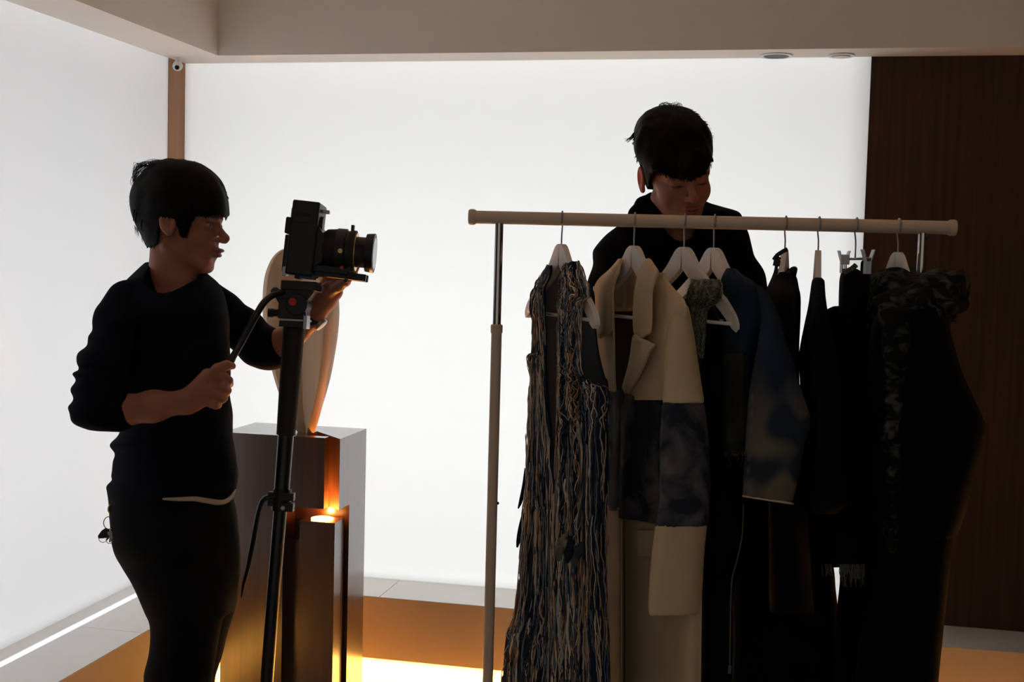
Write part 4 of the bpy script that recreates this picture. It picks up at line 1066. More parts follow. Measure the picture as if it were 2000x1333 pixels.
for i in range(24):
    v0 = rs.uniform(295, 345); u0 = np.interp(v0, [295, 320, 345], [1390, 1388, 1382]); sp3.append(([U(u0-4, v0-6, 2.87), U(u0+1, v0, 2.87), U(u0+rs.uniform(0, 4), v0+rs.uniform(3, 8), 2.87)], 0.0008))
for i in range(80):   # pointed locks of the fringe and the sides
    if i % 4: u0 = rs.uniform(1270, 1386); e_ = np.interp(u0, [1270, 1280, 1310, 1350, 1386], [346, 335, 346, 351, 330]); dd = 2.775+0.000006*(u0-1325)**2; sp3.append(([U(u0-3, e_-22, dd-.006), U(u0-1, e_-9, dd-.004), U(u0+rs.uniform(-2, 5), e_+rs.uniform(0, 6), dd)], 0.0030))
    else: v0 = rs.uniform(255, 312); u0 = np.interp(v0, [255, 312], [1240, 1244]); sp3.append(([U(u0+5, v0-12, 2.87), U(u0+2, v0, 2.87), U(u0-rs.uniform(0, 4), v0+rs.uniform(5, 10), 2.87)], 0.0024))
for i in range(50):
    ang = rs.uniform(.1, 3.0); s_ = 1 if ang < 1.65 else -1; u0 = 1314+72*math.cos(ang); v0 = 285-73*math.sin(ang); dd = 2.88+rs.uniform(-.04, .04)
    u1 = 1314+(78+rs.uniform(-1, 4))*math.cos(ang-.15*s_); v1 = 285-(78+rs.uniform(-1, 4))*math.sin(ang-.15*s_)
    sp3.append(([U(u0, v0, dd), U((u0+u1)/2, (v0+v1)/2, dd), U(u1, v1, dd)], 0.0026))
strands('loose_hair', sp3, M['hair'], helper)
# ------------------------------------------------------------------ garments
def patch(rows, nu, nv):
    """rows: lists of (u, v, d) control points from left to right, top to bottom -> nv x nu grid of world points"""
    m = max(len(r) for r in rows)
    A = np.array([cr(np.array(r, float), nu) if len(r) > 1 else np.repeat(np.array(r, float), nu, 0) for r in rows])   # rows x nu x 3
    B = np.array([cr(A[:, j], nv) for j in range(nu)])     # nu x nv x 3
    B = B.transpose(1, 0, 2)
    u, v, d = B[..., 0], B[..., 1], B[..., 2]
    rx = np.stack([(u-1000)/FPX, -(v-666.5)/FPX, -np.ones_like(u)], -1) @ RN.T
    return CN+rx*d[..., None]
def normals(G):
    a = np.gradient(G, axis=0); b = np.gradient(G, axis=1); n = np.cross(b, a); n /= np.linalg.norm(n, axis=-1)[..., None]+1e-12
    if ((CN-G[G.shape[0]//2, G.shape[1]//2]) @ n[G.shape[0]//2, G.shape[1]//2]) < 0: n = -n
    return n
def sheet(name, G, t, m, parent, disp=None):
    """a cloth of thickness t over the grid G"""
    nv, nu = G.shape[:2]; n = normals(G)
    if disp is not None: G = G+n*disp(G)[..., None]
    V = np.concatenate([(G+n*t/2).reshape(-1, 3), (G-n*t/2).reshape(-1, 3)]); N = nu*nv
    i, j = np.meshgrid(np.arange(nv-1), np.arange(nu-1), indexing='ij'); a = (i*nu+j).ravel()
    q1 = np.stack([a, a+1, a+nu+1, a+nu], 1); q2 = q1[:, ::-1]+N
    bd = np.concatenate([np.arange(nu), np.arange(1, nv)*nu+nu-1, (nv-1)*nu+np.arange(nu-2, -1, -1), np.arange(nv-2, 0, -1)*nu]); b2 = np.roll(bd, -1)
    q3 = np.stack([b2, bd, bd+N, b2+N], 1)
    me = quick_mesh(name, V, np.concatenate([q1, q2, q3]))
    bm = bmesh.new(); bm.from_mesh(me); bmesh.ops.recalc_face_normals(bm, faces=bm.faces); bm.to_mesh(me); bm.free()
    isb = np.zeros(2*N, bool); isb[bd] = True; isb[bd+N] = True
    ev = np.empty(len(me.edges)*2, np.int32); me.edges.foreach_get('vertices', ev); ev = ev.reshape(-1, 2)
    sh_ = isb[ev[:, 0]] & isb[ev[:, 1]] & ((ev[:, 0] < N) == (ev[:, 1] < N))
    at = me.attributes.get('sharp_edge') or me.attributes.new('sharp_edge', 'BOOLEAN', 'EDGE'); at.data.foreach_set('value', sh_)
    return link(name, me, m, parent, True)
def lofted(name, rows, m, parent, h=.006, p=2.3, warp=None, extra=None, more=None, smooth=1, paintf=None):
    pts = [U(u, r[0], r[3]+e) for r in rows for u in (r[1], r[2]) for e in (-r[4], r[4])]
    lo, hi = px_range(pts, .025)
    F = Field(rng(lo[0], hi[0], h), rng(lo[1], hi[1], h), rng(lo[2], hi[2], h))
    F.loft(rows, .01, p=p, extra=extra)
    if more: more(F)
    if warp: F.warp(warp)
    me = F.mesh(name, smooth)
    if paintf: paint(me, paintf)
    return link(name, me, m, parent, True)
def vfold(seed, amp, f=40): 
    w_ = waves(seed, 8, f, (1, 1, .12)); w2 = waves(seed+1, 6, 25)
    return lambda X, Y, Z: amp*w_(X, Y, Z)+amp*.4*w2(X, Y, Z)
def cloth(name, a, b_, scale=14, lo_=0.42, hi_=0.60, weave=900, stretch=(1, 1, 1), rough=.9):
    """fabric with soft-edged blotches of b_ on a, like bleached denim"""
    m = bpy.data.materials.new(name); nt, b = nodes(m)
    tc = nt.nodes.new('ShaderNodeTexCoord'); mp = nt.nodes.new('ShaderNodeMapping'); mp.inputs['Scale'].default_value = stretch
    nz = nt.nodes.new('ShaderNodeTexNoise'); nz.inputs['Scale'].default_value = scale; nz.inputs['Detail'].default_value = 6; nz.inputs['Distortion'].default_value = .6
    rp = nt.nodes.new('ShaderNodeValToRGB'); rp.color_ramp.elements[0].position = lo_; rp.color_ramp.elements[1].position = hi_
    rp.color_ramp.elements[0].color = (*a, 1); rp.color_ramp.elements[1].color = (*b_, 1)
    n2 = nt.nodes.new('ShaderNodeTexNoise'); n2.inputs['Scale'].default_value = weave
    bp = nt.nodes.new('ShaderNodeBump'); bp.inputs['Strength'].default_value = .35; bp.inputs['Distance'].default_value = .001
    nt.links.new(tc.outputs['Object'], mp.inputs[0]); nt.links.new(mp.outputs[0], nz.inputs['Vector']); nt.links.new(nz.outputs['Fac'], rp.inputs[0]); nt.links.new(rp.outputs[0], b.inputs['Base Color'])
    nt.links.new(tc.outputs['Object'], n2.inputs['Vector']); nt.links.new(n2.outputs['Fac'], bp.inputs['Height']); nt.links.new(bp.outputs[0], b.inputs['Normal'])
    b.inputs['Roughness'].default_value = rough; b.inputs['Specular IOR Level'].default_value = .12
    return m
M['cream'] = cloth('cream_wool', (0.60, 0.47, 0.30), (0.66, 0.52, 0.34), 5, weave=500)
M['bleach'] = cloth('bleached_denim', (0.022, 0.028, 0.042), (0.15, 0.145, 0.15), 13, .46, .68)
M['bleach2'] = cloth('bleached_sleeve', (0.030, 0.042, 0.062), (0.13, 0.125, 0.10), 9, .40, .60)
M['denimdark'] = cloth('dark_denim', (0.010, 0.018, 0.034), (0.018, 0.032, 0.056), 9)
M['olive'] = cloth('olive_denim', (0.024, 0.026, 0.019), (0.042, 0.044, 0.031), 12)
M['lining'] = mat('black_lining', (0.006, 0.006, 0.008), 0.8, spec=0.1)
M['blackcloth'] = cloth('black_cloth', (0.004, 0.004, 0.004), (0.007, 0.007, 0.008), 7)
M['navycloth'] = cloth('navy_cloth', (0.006, 0.007, 0.012), (0.010, 0.012, 0.020), 7)
M['ruffle'] = cloth('black_grey_ruffle', (0.008, 0.009, 0.009), (0.085, 0.09, 0.078), 34, .50, .68, stretch=(1, 1, 1.5))
M['yarn'] = by_attr('yarn', .9, .1)
M['thread'] = mat('pale_thread', (0.16, 0.15, 0.12), .9, spec=.1)
M['frill'] = cloth('grey_green_frill', (0.06, 0.062, 0.05), (0.28, 0.27, 0.21), 60, .42, .6, stretch=(1, 1, .25))

def depth_of(k_):
    c, ax, nm = HG[k_][1:]
    uc, vc, dc = px(c)
    un, _, dn = px(c+ax*.2); 
    k = (dc-dn)/(un-uc)
    s = dc/FPX
    return lambda u, off=0.0: dc-k*(u+off/s-uc)
def drow(D, v, us, offs): return [(u, v, D(u, o)) for u, o in zip(us, offs)]

# ---- fringed denim dress (nearest the left post)
D1 = depth_of(1)
vest = empty('fringed_dress', P(1095, 560, D1(1095)), 'sleeveless long denim dress covered in tangled tan and blue yarn, nearest the left post', 'dress')
near = [(514, 1107, 1123), (530, 1100, 1134), (552, 1096, 1146), (571, 1095, 1156), (584, 1094, 1141), (620, 1093, 1132), (680, 1092, 1133), (722, 1091, 1137), (745, 1091, 1140), (800, 1090, 1143), (850, 1089, 1145), (960, 1086, 1146), (1050, 1083, 1147), (1150, 1081, 1150), (1250, 1080, 1153), (1333, 1078, 1156), (1450, 1074, 1160), (1560, 1070, 1163)]
def d1row(v, a, b, o0, o1, o2, wv_=0.0):
    us = [a+(b-a)*t for t in (0, .2, .4, .6, .8, 1)]
    of = [o0, (o0+o1)/2+.010, o1, o1+.006, (o1+o2)/2+.004, o2]
    return drow(D1, v, us, of)
gn = patch([d1row(v, a, b, .035 if v > 600 else .015, .03, .0 if v > 740 else .02) for v, a, b in near], 60, 260)
fd1 = waves(61, 9, 75, (1, 1, .12))
dsp = lambda G: .003*fd1(G[..., 0], G[..., 1], G[..., 2])
sheet('near_front_panel', gn, .003, M['denimdark'], vest, dsp)
far = [(519, 1071, 1078), (532, 1060, 1077), (546, 1054, 1072), (560, 1048, 1065), (571, 1042, 1064), (584, 1038, 1064), (608, 1038, 1064), (632, 1041, 1065), (670, 1040, 1067), (690, 1038, 1067), (697, 1030, 1067), (712, 1031, 1067), (747, 1034, 1068), (800, 1030, 1071), (860, 1028, 1076), (920, 1027, 1079), (980, 1022, 1081), (1007, 1020, 1082), (1075, 1015, 1083), (1150, 1009, 1083), (1200, 1002, 1083), (1237, 992, 1083), (1275, 987, 1082), (1333, 984, 1081), (1450, 978, 1078), (1560, 972, 1075)]
gf = patch([d1row(v, a, b, .0, .03, .035) for v, a, b in far], 46, 260)
sheet('far_front_panel', gf, .003, M['denimdark'], vest, dsp)
back = [(516, 1074, 1120), (530, 1066, 1133), (552, 1056, 1147), (572, 1048, 1159), (600, 1045, 1161), (640, 1044, 1163), (690, 1044, 1169), (735, 1044, 1180), (760, 1042, 1187), (900, 1036, 1186), (1050, 1026, 1184), (1200, 1012, 1186), (1333, 1000, 1191), (1560, 990, 1200)]
gb = patch([drow(D1, v, [a, a+.3*(b-a), a+.6*(b-a), b], [-.04, -.055, -.05, -.015]) for v, a, b in back], 40, 120)
sheet('back_panel', gb, .003, M['lining'], vest)
# ribbed collar rolls of twisted yarn on both shoulders
YC = np.array([(.52, .42, .32), (.62, .52, .40), (.42, .36, .30), (.24, .15, .09), (.50, .27, .13), (.14, .17, .21), (.04, .06, .10), (.012, .02, .04), (.06, .13, .17), (.36, .36, .33), (.10, .08, .07)])
YW_ = np.array([.13, .09, .10, .09, .06, .08, .14, .16, .06, .07, .10]); YW_ = YW_/YW_.sum()
def yarns(name, G, n, parent, seed, hmin, hmax, rad=(.0006, .0014), wander=3.0, off=.003, srange=(0, 1), cols=None, wts=None, trange=(0, 1), curl=.0035):
    """wandering yarn strands lying on the grid surface"""
    r = np.random.RandomState(seed); N_ = normals(G); nv, nu = G.shape[:2]
    Vs, Qs, Cs = [], [], []; base = 0; th = np.linspace(0, 2*math.pi, 5, endpoint=False)
    cols = YC if cols is None else cols; wts = YW_ if wts is None else wts
    for i in range(n):
        L = r.uniform(hmin, hmax); t0 = r.uniform(trange[0], trange[1]); k = int(max(12, L*nv*1.0)); k = min(k, 80)
        tt_ = np.linspace(t0, min(t0+L, trange[1]), k); s0 = r.uniform(srange[0]+.02, srange[1]-.02)
        a1, a2, p1, p2 = r.uniform(.2, .8)*wander, r.uniform(.3, 1.1)*wander, r.rand()*6.28, r.rand()*6.28
        f1, f2 = r.uniform(15, 45), r.uniform(60, 170)
        ss = s0*nu+a1*np.sin(f1*tt_+p1)+a2*.5*np.sin(f2*tt_+p2)+r.normal(size=k).cumsum()*.20
        ss = np.clip(ss, .3, nu-1.3); ti = np.clip(tt_*(nv-1), 0, nv-1.01)
        i0, j0 = ti.astype(int), ss.astype(int); a, b = (ti-i0)[:, None], (ss-j0)[:, None]
        g = lambda A: (A[i0, j0]*(1-a)*(1-b)+A[i0+1, j0]*a*(1-b)+A[i0, j0+1]*(1-a)*b+A[i0+1, j0+1]*a*b)
        p = g(G); nn = g(N_); o_ = off+.0015*r.rand()+curl*np.abs(np.sin(r.uniform(20, 70)*tt_+r.rand()*6))*r.rand()
        p = p+nn*o_[:, None]
        rr_ = r.uniform(*rad)*np.ones(k); rr_[0] *= .4; rr_[-1] *= .3
        T = np.gradient(p, axis=0); T /= np.linalg.norm(T, axis=1)[:, None]+1e-9
        B_ = np.cross(T, nn); B_ /= np.linalg.norm(B_, axis=1)[:, None]+1e-9; N2 = np.cross(B_, T)
        V = p[:, None]+rr_[:, None, None]*(np.cos(th)[None, :, None]*B_[:, None]+np.sin(th)[None, :, None]*N2[:, None])
        Vs.append(V.reshape(-1, 3)); a_, b_ = np.meshgrid(np.arange(k-1), np.arange(5), indexing='ij'); b2 = (b_+1) % 5
        Qs.append(np.stack([a_*5+b_, a_*5+b2, (a_+1)*5+b2, (a_+1)*5+b_], -1).reshape(-1, 4)+base); base += k*5
        c = cols[r.choice(len(cols), p=wts)]*r.uniform(.7, 1.55); Cs.append(np.tile(c, (k*5, 1)))
    me = quick_mesh(name, np.concatenate(Vs), np.concatenate(Qs))
    C = np.concatenate(Cs); at = me.color_attributes.new('tint', 'FLOAT_COLOR', 'POINT'); at.data.foreach_set('color', np.concatenate([C, np.ones((len(C), 1))], 1).astype(np.float32).ravel())
    o = link(name, me, M['yarn'], parent, True); o['kind'] = 'stuff'; return o
yarns('yarn_fringe', gn+normals(gn)*dsp(gn)[..., None], 430, vest, 1, .05, .35, wander=3.4)
L = [(738, 1136, 1143), (748, 1136, 1158), (756, 1137, 1172), (764, 1138, 1186), (800, 1139, 1187), (850, 1141, 1186), (960, 1142, 1184), (1050, 1143, 1183), (1150, 1146, 1185), (1250, 1149, 1188), (1333, 1152, 1191), (1450, 1156, 1196), (1560, 1159, 1200)]
gs = patch([drow(D1, v, [a, a+.35*(b-a), a+.7*(b-a), b], [.02, .022, .012, -.005]) for v, a, b in L], 30, 200)
sheet('side_panel', gs, .003, M['denimdark'], vest, dsp)
yarns('yarn_fringe', gs+normals(gs)*dsp(gs)[..., None], 150, vest, 7, .05, .30, wander=1.5, trange=(.04, 1))
yarns('yarn_fringe', gf+normals(gf)*dsp(gf)[..., None], 300, vest, 2, .05, .30, wander=2.2, trange=(.05, 1))
yarns('shoulder_yarn', gn+normals(gn)*dsp(gn)[..., None], 90, vest, 3, .10, .28, rad=(.0009, .0017), wander=.8, trange=(0, .34), curl=.001)
yarns('shoulder_yarn', gf+normals(gf)*dsp(gf)[..., None], 45, vest, 4, .10, .28, rad=(.0009, .0016), wander=.6, trange=(0, .34), curl=.001)
# thicker snarls low on the skirt
yarns('yarn_snarls', gn+normals(gn)*dsp(gn)[..., None], 130, vest, 5, .03, .10, rad=(.0015, .0032), wander=1.5, trange=(.52, 1), off=.004)
yarns('yarn_snarls', gf+normals(gf)*dsp(gf)[..., None], 80, vest, 6, .03, .10, rad=(.0014, .0026), wander=1.5, trange=(.55, 1), off=.004)
# loose denim tabs
def tab(pts, wds_, parent, m='denimdark', name='denim_tab'):
    MB().tube(cr(np.array(pts), 14), cr(np.array([(w_, 0, 0) for w_ in wds_]), 14)[:, 0]*.00105, 10, flat=.3, up=right).build(name, M[m], parent, smooth=True)
dl_ = D1(1022)
tab([P(1027, 915, dl_), P(1024, 950, dl_), P(1017, 980, dl_-.01), P(1012, 994, dl_-.01)], [3, 5, 4, 1.5], vest)
tab([P(1024, 1000, dl_), P(1018, 1030, dl_-.01), P(1013, 1055, dl_-.02), P(1010, 1070, dl_-.02)], [4, 6, 5, 2], vest)
dm = D1(1110, .05)
tab([P(1105, 1045, dm), P(1098, 1060, dm-.012), P(1092, 1080, dm-.015), P(1090, 1096, dm-.012)], [5, 10, 8, 3], vest, 'frill')
tab([P(1112, 1048, dm), P(1112, 1066, dm-.012), P(1110, 1085, dm-.015), P(1108, 1100, dm-.01)], [5, 9, 8, 3], vest)
tab([P(1137, 1060, D1(1137, .05)), P(1131, 1075, D1(1131, .06)), P(1126, 1092, D1(1126, .06)), P(1122, 1108, D1(1122, .06))], [4, 8, 6, 2.5], vest, 'bleach2')

# ---- cream coat
D2 = depth_of(2)
coat = empty('coat', P(1250, 560, D2(1250)), 'long cream wool coat with wide lapels and a band of dark mottled denim', 'coat')
def rows2(L, o): return [drow(D2, v, us, of) for (v, us, of) in L]
# near front, cream part: opening edge to sleeve seam
L = [(533, (1277, 1284, 1290, 1295, 1300), (.00, .01, .015, .015, .01)), (548, (1268, 1276, 1286, 1296, 1304), (.01, .02, .022, .018, .01)), (570, (1260, 1275, 1292, 1308, 1320), (.02, .03, .03, .025, .012)), (597, (1254, 1273, 1296, 1318, 1341), (.03, .035, .035, .03, .01)),
     (630, (1250, 1268, 1290, 1312, 1340), (.04, .04, .042, .035, .01)), (665, (1248, 1264, 1285, 1306, 1336), (.045, .048, .048, .04, .01)), (700, (1240, 1256, 1278, 1300, 1330), (.05, .05, .05, .045, .01)), (735, (1228, 1248, 1270, 1294, 1324), (.052, .055, .055, .045, .01)), (760, (1219, 1243, 1268, 1296, 1322), (.055, .06, .058, .045, .01)), (782, (1226, 1246, 1270, 1297, 1320), (.055, .062, .06, .045, .01))]
g = patch(rows2(L, 0), 50, 70)
# lower seam runs as a curve: shift the last rows
sheet('near_front', g, .004, M['cream'], coat, lambda G: .002*waves(71, 6, 30)(G[..., 0], G[..., 1], G[..., 2]))
# collar fall
L = [(506.5, (1264, 1267, 1271), (.035, .04, .04)), (515, (1257, 1265, 1277), (.038, .05, .045)), (530, (1250, 1260, 1285), (.04, .058, .05)), (545, (1246, 1256, 1280), (.042, .062, .056)), (570, (1241, 1251, 1273), (.045, .066, .064)), (600, (1238.5, 1248, 1272), (.047, .068, .068)), (630, (1238, 1247, 1272), (.05, .070, .070)), (650, (1240, 1248, 1269), (.052, .070, .071)), (656, (1243.5, 1251, 1261), (.056, .070, .071)), (662, (1248.5, 1250, 1252), (.062, .068, .07))]
sheet('near_collar', patch(rows2(L, 0), 30, 60), .005, M['cream'], coat)
# lapel
L = [(655, (1239, 1243, 1246), (.062, .066, .062)), (664, (1236.5, 1248, 1256), (.064, .074, .068)), (673, (1235, 1250, 1277), (.060, .072, .070)), (690, (1233, 1247, 1268), (.060, .074, .070)), (712, (1229, 1240, 1259), (.060, .074, .070)), (735, (1223, 1232, 1248), (.060, .072, .070)), (756, (1217.5, 1224, 1236), (.060, .07, .068)), (768, (1222, 1226, 1230), (.062, .064, .062))]
sheet('near_lapel', patch(rows2(L, 0), 30, 50), .005, M['cream'], coat)
# back of the neck, inside
L = [(512, (1212, 1232, 1258), (-.02, -.05, -.03)), (540, (1200, 1225, 1256), (.0, -.05, -.03)), (570, (1196, 1222, 1252), (.01, -.05, -.03)), (586, (1194, 1222, 1250), (.01, -.05, -.03)), (600, (1193, 1222, 1248), (.0, -.05, -.03)), (608, (1200, 1226, 1246), (-.01, -.05, -.03))]
sheet('neck_facing', patch(rows2(L, 0), 30, 30), .004, M['cream'], coat)
# far collar and lapel roll
L = [(507, (1209, 1212, 1216), (-.005, .01, .0)), (515, (1203, 1208, 1214), (.0, .02, .01)), (530, (1189, 1198, 1210), (.0, .03, .025)), (545, (1172, 1188, 1203), (.0, .035, .035)), (560, (1163, 1182, 1199), (.0, .04, .04)), (580, (1159, 1180, 1197), (.0, .045, .042)), (610, (1160, 1180, 1198), (.0, .048, .044)), (640, (1161, 1178, 1196), (.01, .05, .046)), (652, (1163, 1174, 1190), (.02, .05, .046)), (660, (1166, 1170, 1176), (.03, .045, .045))]
sheet('far_collar', patch(rows2(L, 0), 26, 60), .005, M['cream'], coat)
L = [(560, (1160, 1176, 1196), (-.01, .01, .03)), (600, (1158, 1178, 1198), (-.01, .02, .035)), (650, (1160, 1180, 1199), (-.01, .02, .038)), (700, (1164, 1184, 1200), (-.01, .02, .04)), (745, (1168, 1186, 1201), (-.01, .02, .042)), (766, (1169, 1187, 1203), (-.01, .02, .042))]
sheet('far_front', patch(rows2(L, 0), 26, 60), .004, M['cream'], coat)
# dark lining inside
L = [(v, (1166, 1200, 1240, 1290, 1330), (-.03, -.045, -.05, -.05, -.03)) for v in (585, 640, 700, 780, 900, 1020, 1150, 1333, 1480)]
L[0] = (585, (1190, 1210, 1240, 1290, 1320), (-.03, -.052, -.055, -.05, -.03))
sheet('back_lining', patch(rows2(L, 0), 30, 60), .003, M['lining'], coat)
# denim waist band in two fronts
seam = lambda u: np.interp(u, [1217, 1224, 1240, 1265, 1296, 1330], [760, 768, 778, 785, 789, 790])
us = (1216, 1236, 1258, 1280, 1300, 1326)
def bandrow(t):
    top = [seam(x)-3 for x in us]; bot = np.interp(us, [1216, 1300], [1012, 1028])
    return [(u, a+(b-a)*t, D2(u, o)) for u, a, b, o in zip(us, top, bot, (.055, .06, .062, .058, .045, .01))]
sheet('denim_band', patch([bandrow(t) for t in (0, .25, .5, .75, 1)], 50, 70), .004, M['bleach'], coat, lambda G: .0035*waves(73, 6, 45, (1, 1, .25))(G[..., 0], G[..., 1], G[..., 2]))
L = [(v, (1168, 1186, 1204, 1219), (-.01, .02, .045, .052)) for v in (764, 830, 900, 960, 998)]
sheet('denim_band', patch(rows2(L, 0), 30, 60), .004, M['bleach'], coat, lambda G: .0035*waves(74, 6, 45, (1, 1, .25))(G[..., 0], G[..., 1], G[..., 2]))
# lower fronts
L = [(v, (1172-(v-990)*.02, 1190, 1203, 1213, 1218.5), (-.01, .02, .04, .052, .035)) for v in (992, 1080, 1180, 1260, 1333, 1420, 1500)]
sheet('far_skirt', patch(rows2(L, 0), 36, 60), .004, M['cream'], coat, lambda G: .0015*waves(75, 6, 30, (1, 1, .2))(G[..., 0], G[..., 1], G[..., 2]))
L = [(v, (1221, 1240, 1270, 1310, 1345, 1371-(v-1013)*.014), (.045, .05, .052, .045, .028, .0)) for v in (1013, 1080, 1180, 1260, 1333, 1420, 1500)]
L[0] = (1010, (1221, 1240, 1270, 1310, 1345, 1371), (.045, .05, .052, .045, .028, .0))
gsk = patch(rows2(L, 0), 60, 60)
sheet('near_skirt', gsk, .004, M['cream'], coat, lambda G: .003*waves(76, 6, 26, (1, 1, .15))(G[..., 0], G[..., 1], G[..., 2]))
# pocket flap
L = [(v, (1247, 1262, 1282), (.060, .062, .060)) for v in (1037, 1060, 1088)]
sheet('pocket', patch(rows2(L, 0), 12, 12), .003, M['cream'], coat)
# near sleeve in three bands
dS = D2(1338, -.01)
SL = [(596, 1322, 1343), (606, 1312, 1347), (630, 1306, 1352), (660, 1303, 1358), (700, 1299, 1364), (745, 1297, 1371), (789, 1296, 1378), (830, 1293, 1383), (880, 1291, 1387), (940, 1291, 1389), (985, 1290, 1387), (1024, 1283, 1383), (1032, 1281, 1381), (1080, 1275, 1376), (1110, 1272, 1374), (1150, 1269, 1372), (1190, 1268, 1367), (1202, 1270, 1362)]
def sleeve_rows(a, b, S, d, hd): 
    R = np.array(S, float); out = []
    vs = [a]+[r[0] for r in S if a+4 < r[0] < b-4]+[b]
    for v in vs: out.append((v, np.interp(v, R[:, 0], R[:, 1]), np.interp(v, R[:, 0], R[:, 2]), float(np.interp(v, [596, 640, 700, 800, 1000, 1200], [d, d-.02, d-.045, d-.08, d-.10, d-.11])), hd*(min(1, (v-590)/25) if v < 615 else 1)))
    return out
sfold = waves(81, 7, 34, (1, 1, .4))
lofted('sleeve', sleeve_rows(596, 790, SL, dS, .045), M['cream'], coat, .004, p=2.1, warp=lambda X, Y, Z: .0015*sfold(X, Y, Z))
lofted('sleeve_denim_band', sleeve_rows(787, 1029, SL, dS, .046), M['bleach'], coat, .004, p=2.1, warp=lambda X, Y, Z: .002*sfold(X, Y, Z))
lofted('cuff', sleeve_rows(1024, 1202, SL, dS, .045), M['cream'], coat, .004, p=2.1, warp=lambda X, Y, Z: .0012*sfold(X, Y, Z))

# ---- frayed black vest with grey-green frill
D3 = depth_of(3)
gv = empty('vest', P(1360, 580, D3(1360)), 'black sleeveless vest with a frayed grey-green collar, between the cream coat and the denim jacket', 'vest')
L = [(557, (1326, 1334, 1342), (.02, .04, .03)), (570, (1328, 1340, 1352), (.02, .05, .03)), (590, (1336, 1348, 1364), (.02, .05, .03)), (612, (1340, 1352, 1362), (.02, .05, .03))]
L = [(546, (1352, 1366, 1392, 1402), (.02, .03, .03, .0)), (562, (1348, 1364, 1390, 1411), (.03, .045, .04, .02)), (574, (1346, 1362, 1388, 1412), (.033, .05, .045, .025)), (584, (1344, 1360, 1382, 1403), (.035, .05, .042, .022)), (600, (1346, 1358, 1370, 1384), (.035, .045, .035, .02)), (630, (1350, 1358, 1366, 1376), (.03, .04, .035, .02)), (665, (1354, 1360, 1366, 1371), (.03, .04, .035, .02)), (700, (1358, 1362, 1365, 1368), (.03, .035, .03, .02))]
gfz = patch([drow(D3, v, us_, of) for v, us_, of in L], 30, 60)
sheet('frill_collar', gfz, .003, M['frill'], gv, lambda G: .0018*waves(91, 8, 110, (1, 1, .3))(G[..., 0], G[..., 1], G[..., 2]))
FC = np.array([(.20, .19, .15), (.12, .12, .09), (.26, .24, .19), (.05, .06, .05)])
yarns('frill_yarn', gfz, 170, gv, 9, .2, .7, rad=(.0006, .0012), wander=2.0, cols=FC, wts=[.35, .3, .15, .2])
dv = D3(1385)
lofted('body', [(590, 1360, 1392, dv+.09, .05), (620, 1362, 1405, dv+.07, .07), (680, 1362, 1430, dv+.06, .08), (760, 1364, 1445, dv+.05, .085), (900, 1366, 1452, dv+.05, .085), (980, 1366, 1455, dv+.05, .085), (1100, 1368, 1440, dv+.05, .085), (1200, 1366, 1430, dv+.05, .085), (1333, 1364, 1428, dv+.05, .085), (1460, 1362, 1430, dv+.05, .085)],
       M['blackcloth'], gv, .006, warp=vfold(93, .003))
zp = [P(u, v, dv-.052) for u, v in ((1452, 985), (1451, 1020), (1448, 1055), (1438, 1100), (1430, 1130), (1427, 1180), (1426, 1240), (1425, 1300))]
MB().tube(cr(np.array(zp), 60), .0014, 6).build('zip', M['thread'], gv, smooth=True)
MB().box((-3, -8, -2), (3, 9, 2), pf(1425, 1308, 5, dv-.055)).build('zip_pull', M['thread'], gv, bevel=.001)

# ---- bleached denim jacket
D4 = depth_of(4)
jk = empty('denim_jacket', P(1450, 600, D4(1450)), 'dark blue denim jacket with bleached patches on its long sleeve', 'jacket')
L = [(524, (1418, 1424, 1430, 1438), (.02, .03, .03, .0)), (538, (1411, 1422, 1438, 1452), (.03, .04, .03, .0)), (550, (1407, 1425, 1448, 1468), (.035, .045, .03, .0)), (570, (1403, 1428, 1460, 1488), (.035, .05, .03, .0)), (600, (1406, 1432, 1462, 1496), (.035, .05, .035, .0)), (640, (1414, 1438, 1464, 1492), (.04, .055, .04, .0)), (700, (1412, 1436, 1460, 1484), (.045, .06, .045, .0)), (780, (1410, 1434, 1456, 1476), (.05, .06, .05, .0)), (884, (1412, 1434, 1454, 1472), (.05, .062, .05, .0))]
g4 = patch([drow(D4, v, us_, of) for v, us_, of in L], 44, 90)
me = sheet('front', g4, .003, M['denimdark'], jk, lambda G: .0025*waves(95, 7, 40, (1, 1, .3))(G[..., 0], G[..., 1], G[..., 2]))
L = [(v, (1413, 1434, 1454, 1472), (.055, .066, .055, .005)) for v in (690, 740, 800, 850, 884.5)]
g4b = patch([drow(D4, v, us_, of) for v, us_, of in L], 30, 30)
sheet('bleached_panel', g4b, .002, M['olive'], jk, lambda G: .0025*waves(95, 7, 40, (1, 1, .3))(G[..., 0], G[..., 1], G[..., 2]))['label'] = 'olive bleached lower panel with a frayed hem'
mb = MB(); rs2 = random.Random(8)
for i in range(26):
    u0 = rs2.uniform(1415, 1462); L_ = rs2.uniform(4, 30) if i % 5 == 0 else rs2.uniform(3, 10); dd = D4(u0, .06)
    mb.tube(cr(np.array([P(u0, 882, dd), P(u0+rs2.uniform(-3, 3), 884+L_*.4, dd), P(u0+rs2.uniform(-5, 5), 884+L_*.75, dd), P(u0+rs2.uniform(-4, 4), 884+L_, dd)]), 10), .0005, 5)
o = mb.build('hem_fray', M['thread'], jk, smooth=True); o['kind'] = 'stuff'
S4 = [(560, 1478, 1486), (568, 1478, 1492), (578, 1480, 1500), (590, 1484, 1508), (620, 1487, 1522), (660, 1482, 1534), (704, 1475, 1549), (740, 1469, 1558), (767, 1465, 1566), (790, 1463, 1573), (814, 1462, 1580), (840, 1460, 1579), (860, 1459, 1571), (888, 1457, 1567), (940, 1454, 1558), (972, 1452, 1551), (982, 1453, 1549)]
